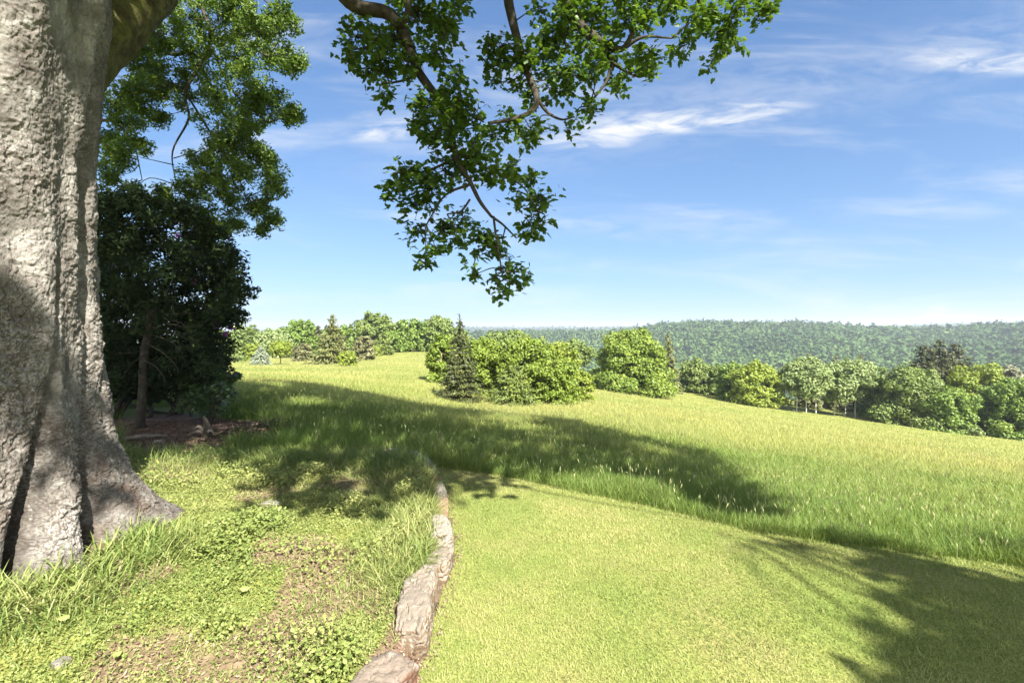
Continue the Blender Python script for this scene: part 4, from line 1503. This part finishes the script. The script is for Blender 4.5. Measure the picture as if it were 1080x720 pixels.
# ------------------------------------------------------------------ trees of the field
def broadleaf(name, label, cat, px, base, top, width, Y, mat, seed, group=None, skirt=0.0, leaf=None, stems=1, trunk_mat=None, ragged=.42, dens=1.0, flat_top=False, depth=.9, on_ground=True):
    r = np.random.default_rng(seed)
    b = P(px, base, Y)
    zg = float(H(b[0], b[1]))
    if on_ground:
        b[2] = zg
    t = P(px, top, Y)
    hgt = max(t[2] - b[2], .6)
    w = width / FPX * Y
    root = thing(name, label, cat, tuple(b), group)
    lo = hgt * skirt
    cz = (hgt + lo) / 2
    rz = (hgt - lo) / 2
    rx = w / 2
    cenv = np.array([b[0], b[1], b[2] + cz])
    n = int(62 * dens)
    d = rdir(n * 3, r)
    d = d[d[:, 2] > (-.98 if skirt < .1 else -.7)][:n]
    n = len(d)
    if skirt < .1:      # branches down to the grass: broad low flanks
        lowd = d[:, 2] < .15
        hz = np.hypot(d[:, 0], d[:, 1])
        g_ = np.where(lowd, (1 - np.abs(np.minimum(d[:, 2], 0)) ** 3.2) ** .3 / np.maximum(hz, .12), 1)
        g_ = np.clip(g_, 1, 3.0)
        d = d * np.stack([g_, g_, np.ones(n)], 1)
    lump = .72 + ragged * 1.35 * (fbm(unit(d) * 1.7 + seed * 3.7, 3, seed) - .2)
    if flat_top:
        lump *= np.where(d[:, 2] > .6, .85, 1)
    rad = r.uniform(.35, 1.0, n) ** .45
    env = np.stack([d[:, 0] * rx, d[:, 1] * rx * depth, d[:, 2] * rz], 1)
    cl_ = cenv + env * (lump * rad * .86)[:, None]
    if skirt < .1:      # a full skirt of low branches
        ns_ = int(26 * dens)
        a_ = r.uniform(0, 2 * math.pi, ns_)
        q_ = r.uniform(.5, .93, ns_)
        low = np.stack([np.cos(a_) * rx * q_, np.sin(a_) * rx * q_ * depth, -rz + r.uniform(.0, .5, ns_) * rz], 1)
        cl_ = np.vstack([cl_, cenv + low])
        n = len(cl_)
    rc = r.uniform(.075, .19, n) * (w * .5 + hgt * .5) * .85
    cl_[:, 2] = np.maximum(cl_[:, 2], b[2] + lo * .6 + rc * .35)
    # stray sprays that break the outline
    ns2 = int(34 * dens)
    d2 = rdir(ns2, r)
    d2[:, 2] = np.abs(d2[:, 2]) * 1.1 - .25
    d2 = unit(d2)
    e2 = cenv + np.stack([d2[:, 0] * rx, d2[:, 1] * rx * depth, d2[:, 2] * rz], 1) * ((.72 + ragged * 1.35 * (fbm(d2 * 1.7 + seed * 3.7, 3, seed) - .2)) * r.uniform(.82, 1.0, ns2))[:, None]
    cl_ = np.vstack([cl_, e2])
    rc = np.concatenate([rc, r.uniform(.035, .09, ns2) * (w + hgt) * .43])
    px_size = Y / FPX
    L = leaf or max(px_size * 3.0, .09)
    per = np.clip((rc / L) ** 2 * 22, 10, 600)
    v, f, tone = clump_fill(cl_, rc, per, L, L * .7, r, .45, .9, .78, .33)
    v[:, 2] = np.maximum(v[:, 2], b[2] + .05)
    pl = Pile(); pl.add(v, f, tone)
    pl.obj("crown", mat, root)
    tm = trunk_mat or M_branch
    rt = max(.035 * hgt * .55, .03) * (.5 if stems > 1 else 1)
    for k in range(stems):
        off = np.array([(k - (stems - 1) / 2) * w * .16 + (r.normal() * .04 if stems > 1 else 0), r.normal() * .1 if stems > 1 else 0, 0])
        pts = [b + off - np.array([0, 0, .2]), b + off + np.array([0, 0, hgt * .25]), cenv + off * 1.2 + r.normal(size=3) * .03 * hgt, cenv + off * 1.5 + np.array([0, 0, rz * .7])]
        pt = Pile(); v_, f_ = tube(pts, [rt, rt * .8, rt * .5, rt * .12], 9, .12, seed); pt.add(v_, f_, .4)
        if stems == 1:
            for q in cl_[r.permutation(n)[:9]]:
                s0 = pts[1] * .5 + pts[2] * .5
                v_, f_ = tube([s0, (s0 + q) / 2 + np.array([0, 0, -.02 * hgt]), q], [rt * .45, rt * .3, rt * .08], 5); pt.add(v_, f_, .4)
        pt.obj("trunk", tm, root, True)
    return root


def conifer(name, label, px, base, top, width, Y, mat, seed, group=None, droop=.25, dens=1.0, leader=True, cat="tree", clear=0.02, power=.9):
    r = np.random.default_rng(seed)
    b = P(px, base, Y)
    b[2] = float(H(b[0], b[1]))
    hgt = max(P(px, top, Y)[2] - b[2], .6)
    w = width / FPX * Y
    root = thing(name, label, cat, tuple(b), group)
    pt = Pile(); v_, f_ = tube([b - np.array([0, 0, .15]), b + np.array([0, 0, hgt * .5]), b + np.array([0, 0, hgt * .995])], [.022 * hgt, .014 * hgt, .003 * hgt], 8, .1, seed); pt.add(v_, f_, .4)
    pt.obj("trunk", M_branch, root, True)
    L = max(Y / FPX * 3.2, .10)
    nl = int(17 * dens)
    C, Nn, T, tone = [], [], [], []
    for i in range(nl):
        t = (i + r.uniform(-.3, .3)) / nl
        z = hgt * (clear + (1 - clear) * min(max(t, 0), .985))
        reach = w / 2 * (1 - t) ** power * r.uniform(.85, 1.1) + .02 * w
        nb = max(4, int(15 * (1 - t) ** .7))
        a0 = r.uniform(0, 7)
        for k in range(nb):
            a = a0 + 2 * math.pi * k / nb + r.normal() * .15
            rch = reach * r.uniform(.62, 1.15)
            m = int(np.clip(rch / L * 9, 5, 46))
            s = r.uniform(.12, 1, m) ** .8
            dirv = np.array([math.cos(a), math.sin(a), 0])
            perp = np.array([-dirv[1], dirv[0], 0])
            spread = (1 - s * .75) * rch * .26
            p = b + np.array([0, 0, z]) + dirv * (s * rch)[:, None] + perp * (r.normal(size=m) * spread)[:, None]
            p[:, 2] += -droop * rch * s ** 1.3 + r.normal(size=m) * L * .25 + .12 * rch * (s > .85)
            C.append(p)
            Nn.append(np.array([0, 0, 1.0]) + dirv * .5 + r.normal(size=(m, 3)) * .4)
            T.append(dirv + np.array([0, 0, -droop * .8]) + r.normal(size=(m, 3)) * .35)
            tone.append(np.clip(r.normal(.35, .12) + .35 * (s - .5) + r.normal(0, .15, m), 0, 1))
    C, Nn, T, tone = map(np.concatenate, (C, Nn, T, tone))
    C[:, 2] = np.maximum(C[:, 2], b[2] + .04)
    v, f = cards(C, Nn, L * r.uniform(.8, 1.5, len(C)), L * r.uniform(.35, .6, len(C)), r, T)
    pl = Pile(); pl.add(v, f, np.repeat(tone, 4))
    if leader:
        for dz in (0, .03, .06):
            for a in r.uniform(0, 6.28, 4):
                q = b + np.array([0, 0, hgt * (1 + .01 - dz)])
                v_, f_ = tube([q, q + np.array([math.cos(a), math.sin(a), .9]) * hgt * .035], [.004 * hgt, .001 * hgt], 4, 0, 0, 1); pl.add(v_, f_, .2)
    pl.obj("crown", mat, root)
    return root


# --- the group in the middle of the field
BL, CO = broadleaf, conifer
CO("spruce_tree", "narrow dark spruce with a bare leader, at the left front of the middle clump", 485, 428, 334, 58, 25.0, M_sprucedark, 201, droop=.22, dens=1.15)
CO("spruce_tree", "low broad spruce at the front of the middle clump", 540, 431, 384, 64, 26.0, M_spruce, 202, droop=.20, leader=False, power=.6)
BL("young_tree", "pale green young tree half hidden to the left of the narrow spruce", "tree", 466, 405, 346, 34, 34.0, M_bright, 204, ragged=.35)
BL("young_tree", "yellow green young tree rising behind the narrow spruce", "tree", 510, 418, 351, 58, 30.0, M_bright, 205)
BL("young_tree", "broad yellow green young tree in the centre of the middle clump", "tree", 552, 424, 351, 72, 29.0, M_bright, 206)
BL("young_tree", "leafy young tree at the right front of the middle clump", "tree", 583, 428, 372, 56, 27.5, M_bright, 207)
BL("young_tree", "rounded young tree behind the right end of the middle clump", "tree", 588, 420, 358, 54, 33.0, M_lime, 208)
BL("bush", "low lime green bush at the right tip of the middle clump", "bush", 611, 419, 388, 36, 31.0, M_lime, 209)
BL("olive_tree_mass", "wide olive green tree looming behind the middle clump", "tree", 545, 405, 346, 100, 60.0, M_olive, 210)
BL("grey_green_tree", "grey green tree with a leaning stem between the middle clump and the round tree", "tree", 604, 408, 357, 52, 70.0, M_olive, 211, skirt=.18)
BL("low_tree", "low bright tree beside the leaning grey green one", "tree", 632, 412, 386, 24, 66.0, M_bright, 212)
# --- the round tree and the row on the right
BL("round_tree", "large round leafy tree standing alone on the field's crest", "tree", 666, 415, 340, 90, 58.0, M_round, 221, skirt=.03, dens=2.2, ragged=.13)
CO("dark_conifer", "dark conifer behind the right shoulder of the round tree", 704, 416, 350, 34, 70.0, M_brownc, 222, leader=False)
BL("hedgerow_tree", "dull olive tree directly right of the round tree", "tree", 734, 418, 377, 50, 74.0, M_olive, 223)
BL("hedgerow_tree", "narrow olive tree left of the bright yellow green one", "tree", 757, 421, 382, 36, 72.0, M_olive, 224)
BL("hedgerow_tree", "bright yellow green rounded tree in the right hand row", "tree", 797, 428, 377, 64, 62.0, M_lime, 225, dens=1.3, ragged=.32)
BL("hedgerow_tree", "darker green tree touching the bright one's left side", "tree", 772, 425, 381, 36, 66.0, M_green, 226)
BL("pale_stemmed_tree", "pale leafed tree on thin white stems, left one of the pair", "tree", 850, 436, 375, 62, 60.0, M_paleleaf, 227, stems=3, trunk_mat=M_pale, skirt=.14, dens=1.3)
BL("pale_stemmed_tree", "pale leafed tree on thin white stems, right one of the pair", "tree", 891, 440, 376, 66, 60.0, M_paleleaf, 228, stems=3, trunk_mat=M_pale, skirt=.11, dens=1.3)
CO("dark_conifer", "dark conifer tip behind the left pale stemmed tree", 852, 436, 371, 30, 68.0, M_brownc, 229, leader=False)
CO("dark_conifer", "dark conifer tip between the two pale stemmed trees", 880, 438, 373, 28, 69.0, M_brownc, 230, leader=False)
CO("dark_conifer", "dark conifer tip behind the right pale stemmed tree", 906, 440, 373, 34, 68.0, M_brownc, 231, leader=False)
BL("hedgerow_tree", "shaded dark green tree right of the pale stemmed pair", "tree", 932, 444, 392, 44, 62.0, M_green, 232)
BL("hedgerow_tree", "broad olive tree in front of the tall dark conifers", "tree", 958, 449, 382, 78, 56.0, M_olive, 233, dens=1.3)
BL("hedgerow_tree", "green tree low in front of the dark conifers' right half", "tree", 1000, 455, 402, 58, 53.0, M_green, 234, dens=1.2)
for k, (px, top, lab) in enumerate(((973, 368, "left tip of the tall dark conifers above the olive tree"), (989, 363, "middle and tallest of the dark conifers above the olive tree"), (1005, 366, "right tip of the tall dark conifers above the olive tree"))):
    CO("dark_conifer", lab, px, 452, top - 5, 54, 60.0 + k, M_dark, 235 + k, leader=False, group="tall dark conifers in the right hand row", power=.5, dens=1.7)
BL("hedgerow_tree", "yellow green tree on the right shoulder of the dark conifers", "tree", 1030, 457, 380, 60, 57.0, M_lime, 238)
BL("hedgerow_tree", "dark green tree at the frame's right edge", "tree", 1068, 462, 392, 62, 52.0, M_green, 239, dens=1.2)
BL("hedgerow_tree", "leafy green tree cut off by the frame's right edge", "tree", 1098, 466, 390, 60, 51.0, M_green, 240)
BL("pale_tree", "pale half bare tree top showing above the trees at the right edge", "tree", 1068, 455, 384, 34, 62.0, M_bare, 241, ragged=.5, dens=.7)
BL("bush", "pale little bush at the foot of the right hand row", "bush", 1026, 461, 449, 20, 51.0, M_paleleaf, 242)
# --- the copse along the left
LT = [
    ("copse_tree", "olive tree at the copse's left end beside the dark shrub", 258, 381, 339, 46, 92, M_olive),
    ("copse_tree", "pale green tree in the copse, second from the dark shrub", 290, 379, 344, 44, 90, M_paleleaf),
    ("copse_tree", "taller soft green tree in the left half of the copse", 318, 378, 333, 46, 98, M_green),
    ("copse_tree", "tallest olive tree of the copse with a domed top", 397, 373, 325, 48, 98, M_olive),
    ("copse_tree", "green tree right of the tallest one in the copse", 433, 372, 333, 44, 100, M_green),
    ("copse_tree", "olive topped tree at the copse's right end", 461, 372, 330, 46, 102, M_olive),
    ("copse_tree", "dull tree behind the narrow spruce at the end of the copse", 480, 374, 342, 36, 104, M_olive),
    ("copse_tree", "dark low tree in the back of the copse", 415, 373, 347, 40, 96, M_green),
]
LT += [
    ("copse_tree", "dull olive tree filling the copse's back above the pinkish grey bush", 335, 376, 345, 50, 112, M_olive),
    ("copse_tree", "mid green tree filling the copse's back behind the brownish conifer", 366, 375, 341, 50, 110, M_green),
    ("copse_tree", "olive tree filling the copse's back behind the yellow green sapling", 302, 377, 347, 54, 112, M_green),
    ("copse_tree", "green tree at the back of the copse between its two right hand domes", 448, 373, 338, 44, 114, M_olive),
    ("copse_tree", "low spreading green tree at the back of the copse behind the dark shrub", 226, 380, 346, 60, 108, M_green),
]
for k, (nm, lab, px, base, top, w_, Y, m_) in enumerate(LT):
    BL(nm, lab, "tree", px, base, top, w_, Y, m_, 300 + k, group="trees of the copse along the field's far left")
CO("dark_conifer", "dark pointed conifer at the back of the copse, left of the brownish one", 336, 377, 342, 24, 96, M_dark, 271, leader=False)
CO("dark_conifer", "bluish low conifer in front of the tallest copse tree", 404, 377, 350, 26, 84, M_spruce, 272, leader=False, power=.6)
CO("brownish_conifer", "broad brownish green conifer in front of the copse", 351, 386, 331, 52, 64, M_brownc, 273, dens=1.1, leader=False)
CO("silver_conifer", "small silvery drooping conifer on the open grass", 275, 384, 364, 24, 58, M_silver, 274, droop=.55, leader=False, clear=.22)
BL("sapling", "yellow green sapling between the silvery and the brownish conifers", "sapling", 296, 381, 358, 24, 60, M_lime, 275, skirt=.2)
BL("bush", "bright yellow bush at the copse's foot behind the silvery conifer", "bush", 268, 379, 361, 20, 76, M_lime, 276)
BL("bush", "pinkish grey bush right of the yellow green sapling", "bush", 319, 379, 361, 24, 74, M_pink, 277)
BL("bush", "blue green bush behind the pinkish grey one", "bush", 333, 378, 352, 22, 80, M_green, 278)
BL("bush", "glowing lime bush in front of the brownish conifer's foot", "bush", 367, 389, 369, 22, 56, M_lime, 279)
BL("pink_tree", "thin pinkish tree right of the brownish conifer", "tree", 384, 383, 351, 24, 70, M_pink, 280, ragged=.45)
BL("bush", "tiny round yellow green bush at the foot of the tallest copse tree", "bush", 394, 377, 364, 13, 80, M_lime, 281)
BL("bush", "grey green bush under the dark shrub's right edge", "bush", 244, 379, 354, 26, 70, M_olive, 282)
# slender mast behind the spruce's leader: a bare dead top

# ------------------------------------------------------------------ grass, weeds, litter
rg = np.random.default_rng(51)
UPZ = np.array([0, 0, 1.0])
VIEW = R_(53)


def polar(n, r0, r1, mode, t0=-VIEW, t1=VIEW):
    q = rg.random(n)
    if mode == 'log':
        rr = r0 * (r1 / r0) ** q
    else:
        rr = r0 + (r1 - r0) * q
    tt = rg.uniform(t0, t1, n)
    return rr * np.sin(tt), rr * np.cos(tt), rr


# mown lawn
x, y, r = polar(420000, 1.5, 8.0, 'lin', R_(-25), R_(56))
k = inside(_lw, x, y) & (wall_side(x, y) < -.06)
x, y, r = x[k], y[k], r[k]
z = ground_z(x, y)
nz = fbm(P3(x * 1.1, y * 1.1), 4, 5)
nz2 = fbm(P3(x * 7, y * 7), 3, 6)
h = rg.uniform(.018, .036, len(x)) * (.75 + .5 * nz2)
v_, f_, kk = blades(np.stack([x, y, z], 1), h, .0028 + .0010 * r, rg.uniform(.1, 1.1, len(x)), .5, 1, rg)
tone = np.clip(.42 + (nz - .5) * 1.7 + (nz2 - .5) * .7 + rg.normal(0, .18, len(x)), 0, 1)
pl = Pile(); pl.add(v_, f_, np.repeat(tone, kk))
tag(pl.obj("lawn_grass", M_lawnblade), "short mown grass of the lawn", "grass", kind="stuff")

# long meadow grass
pl = Pile(); sp = Pile()
for (n, r0, r1, seg_, sd) in ((400000, 3.0, 16.0, 3, 1), (300000, 14.0, 130.0, 1, 2)):
    x, y, r = polar(n, r0, r1, 'log', -VIEW, R_(56))
    ws = wall_side(x, y)
    k = ~inside(_lw, x, y) & ~((ws > -.05) & (y < 5.7 + .5 * fbm(P3(x * 2, y * 2), 2, 3))) & ~(soil_w(x, y) > .5)
    k &= np.hypot(x - TC[0], y - TC[1]) > 1.6
    x, y, r = x[k], y[k], r[k]
    z = H(x, y)
    c1_ = fbm(P3(x * 1.6, y * 1.6), 3, 14)
    c2_ = fbm(P3(x * .16, y * .16), 4, 15)
    left = sstep(x, .5, -3.0) * sstep(y, 14, 7)
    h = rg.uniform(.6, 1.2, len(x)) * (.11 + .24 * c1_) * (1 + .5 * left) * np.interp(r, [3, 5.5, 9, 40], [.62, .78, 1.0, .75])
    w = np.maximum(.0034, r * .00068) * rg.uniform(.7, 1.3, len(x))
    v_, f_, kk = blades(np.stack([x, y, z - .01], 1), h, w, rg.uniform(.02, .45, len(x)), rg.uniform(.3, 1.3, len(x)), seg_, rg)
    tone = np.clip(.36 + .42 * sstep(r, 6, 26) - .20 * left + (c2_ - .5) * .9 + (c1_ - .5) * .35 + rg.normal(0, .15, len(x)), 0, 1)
    pl.add(v_, f_, np.repeat(tone, kk))
    # seed heads
    q = rg.random(len(x)) < (.03 if sd == 1 else .07)
    q &= rg.random(len(x)) < sstep(c2_, .35, .6) + .15
    b = np.stack([x, y, z], 1)[q]
    hh = h[q] * rg.uniform(1.05, 1.6, q.sum())
    v_, f_, kk = blades(b, hh, w[q] * .55, rg.uniform(.0, .25, q.sum()), .35, 2, rg)
    sp.add(v_, f_, np.repeat(rg.random(q.sum()), kk))
    tip = v_.reshape(-1, kk, 3)[:, -1]
    m2 = rg.random(len(tip)) < .8
    tip = tip[m2]
    v_, f_ = cards(tip, rg.normal(size=tip.shape) * np.array([1, 1, .2]), np.maximum(.055, r[q][m2] * .002), np.maximum(.010, r[q][m2] * .0009), rg, np.array([0, 0, 1.0]) + rg.normal(size=tip.shape) * .3)
    sp.add(v_, f_, np.repeat(rg.random(len(tip)), 4))
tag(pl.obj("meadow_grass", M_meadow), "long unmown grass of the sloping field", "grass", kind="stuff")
tag(sp.obj("seeding_grass", M_seed), "pale seeding stalks standing in the long grass", "grass", kind="stuff")

# the raised bed: low leafy weeds, tufts, dry litter
def bed_pts(n, ymax=5.9):
    x, y, r = polar(n, 1.4, 8.0, 'lin', R_(-60), R_(2))
    k = (wall_side(x, y) > .055) & (y < ymax) & (np.hypot(x - TC[0], y - TC[1]) > .95)
    return x[k], y[k], r[k]


x, y, r = bed_pts(210000)
sw_ = soil_w(x, y)
dtr = np.hypot(x - TC[0], y - TC[1])
cov = fbm(P3(x * 2.3, y * 2.3), 4, 25)
keep_ = rg.random(len(x)) < np.clip(1.0 - sw_ * .88, 0, 1) * sstep(cov, .22, .42)
x, y, r, cov = x[keep_], y[keep_], r[keep_], cov[keep_]
z = H(x, y)
hz_ = rg.uniform(.0, 1, len(x)) ** 1.3 * (.02 + .10 * sstep(cov, .45, .65))
pos = np.stack([x, y, z + .008 + hz_], 1)
s = np.interp(r, [1.6, 3.6], [.7, 1.0]) * rg.uniform(.009, .024, len(x)) * (.8 + .6 * sstep(cov, .5, .65))
v_, f_ = leaves6(pos, rg.normal(size=pos.shape) * .6 + UPZ, s, s * rg.uniform(.5, .9, len(x)), rg, None, .2)
tone = np.clip(.5 + (fbm(P3(x * 1.2, y * 1.2), 3, 27) - .5) * 1.3 + rg.normal(0, .18, len(x)), 0, 1)
pl = Pile(); pl.add(v_, f_, np.repeat(tone, 6))
# a few larger dock like leaves
n = 10
i_ = rg.integers(0, len(x), n)
pos = np.stack([x[i_], y[i_], z[i_] + rg.uniform(.04, .09, n)], 1)
v_, f_ = leaves6(pos, rg.normal(size=pos.shape) * .35 + UPZ, rg.uniform(.035, .06, n), rg.uniform(.025, .04, n), rg, None, .15)
pl.add(v_, f_, np.repeat(np.clip(rg.normal(.5, .25, n), 0, 1), 6))
tag(pl.obj("bed_weeds", M_weed), "low leafy weeds spreading over the raised bed", "weeds", kind="stuff")

# grass blades of the bed: sparse short everywhere, tall by the trunk and along the stones
x, y, r = bed_pts(230000)
ws = wall_side(x, y)
dtr = np.hypot(x - TC[0], y - TC[1])
n1 = fbm(P3(x * 2.6, y * 2.6), 3, 29)
near_t = sstep(dtr, 1.6, 1.15) * sstep(y, 3.45, 3.0)
near_w = sstep(ws, .75, .08) * sstep(y, 2.4, 3.1) * sstep(y, 6.5, 4.5)
back = sstep(y, 4.4, 5.2)
prob = np.clip(.45 + .30 * sstep(n1, .5, .65) + near_t * .65 * sstep(n1, .3, .5) + near_w * .9 + back * .9, 0, 1) * (1 - .65 * soil_w(x, y) * (1 - near_w))
k = rg.random(len(x)) < prob
x, y, r, n1, near_t, near_w, back, dtr = (q[k] for q in (x, y, r, n1, near_t, near_w, back, dtr))
h = rg.uniform(.5, 1.25, len(x)) * (.055 + .15 * near_t + .11 * near_w + .13 * back)
v_, f_, kk = blades(np.stack([x, y, H(x, y) - .005], 1), h, .0045 + .004 * near_t + .0015 * near_w, rg.uniform(.1, .8, len(x)), rg.uniform(.4, 1.6, len(x)), 3, rg)
tone = np.clip(.45 + (n1 - .5) * .9 - .15 * back + rg.normal(0, .2, len(x)) + (rg.random(len(x)) < .06) * .5, 0, 1)
pl = Pile(); pl.add(v_, f_, np.repeat(tone, kk))
tag(pl.obj("bed_grass", M_bedgrass), "grass tufts on the bed, tallest by the roots and along the stones", "grass", kind="stuff")

# dry litter on the bare soil
x, y, r = polar(90000, 1.4, 11.0, 'lin', R_(-60), R_(2))
k = (soil_w(x, y) > .35) & (np.hypot(x - TC[0], y - TC[1]) > .95)
x, y = x[k], y[k]
pos = np.stack([x, y, H(x, y) + .006 + rg.uniform(0, .012, len(x))], 1)
s = rg.uniform(.006, .03, len(x)) * (1 + 1.2 * (y > 5.3))
v_, f_ = cards(pos, rg.normal(size=pos.shape) * .5 + UPZ, s, s * rg.uniform(.15, .6, len(x)), rg)
pl = Pile(); pl.add(v_, f_, np.repeat(rg.random(len(x)) * np.where(y > 5.3, .45, 1), 4))
tag(pl.obj("leaf_litter", M_litter), "dry leaves and crumbs on the bare soil under the tree", "litter", kind="stuff")
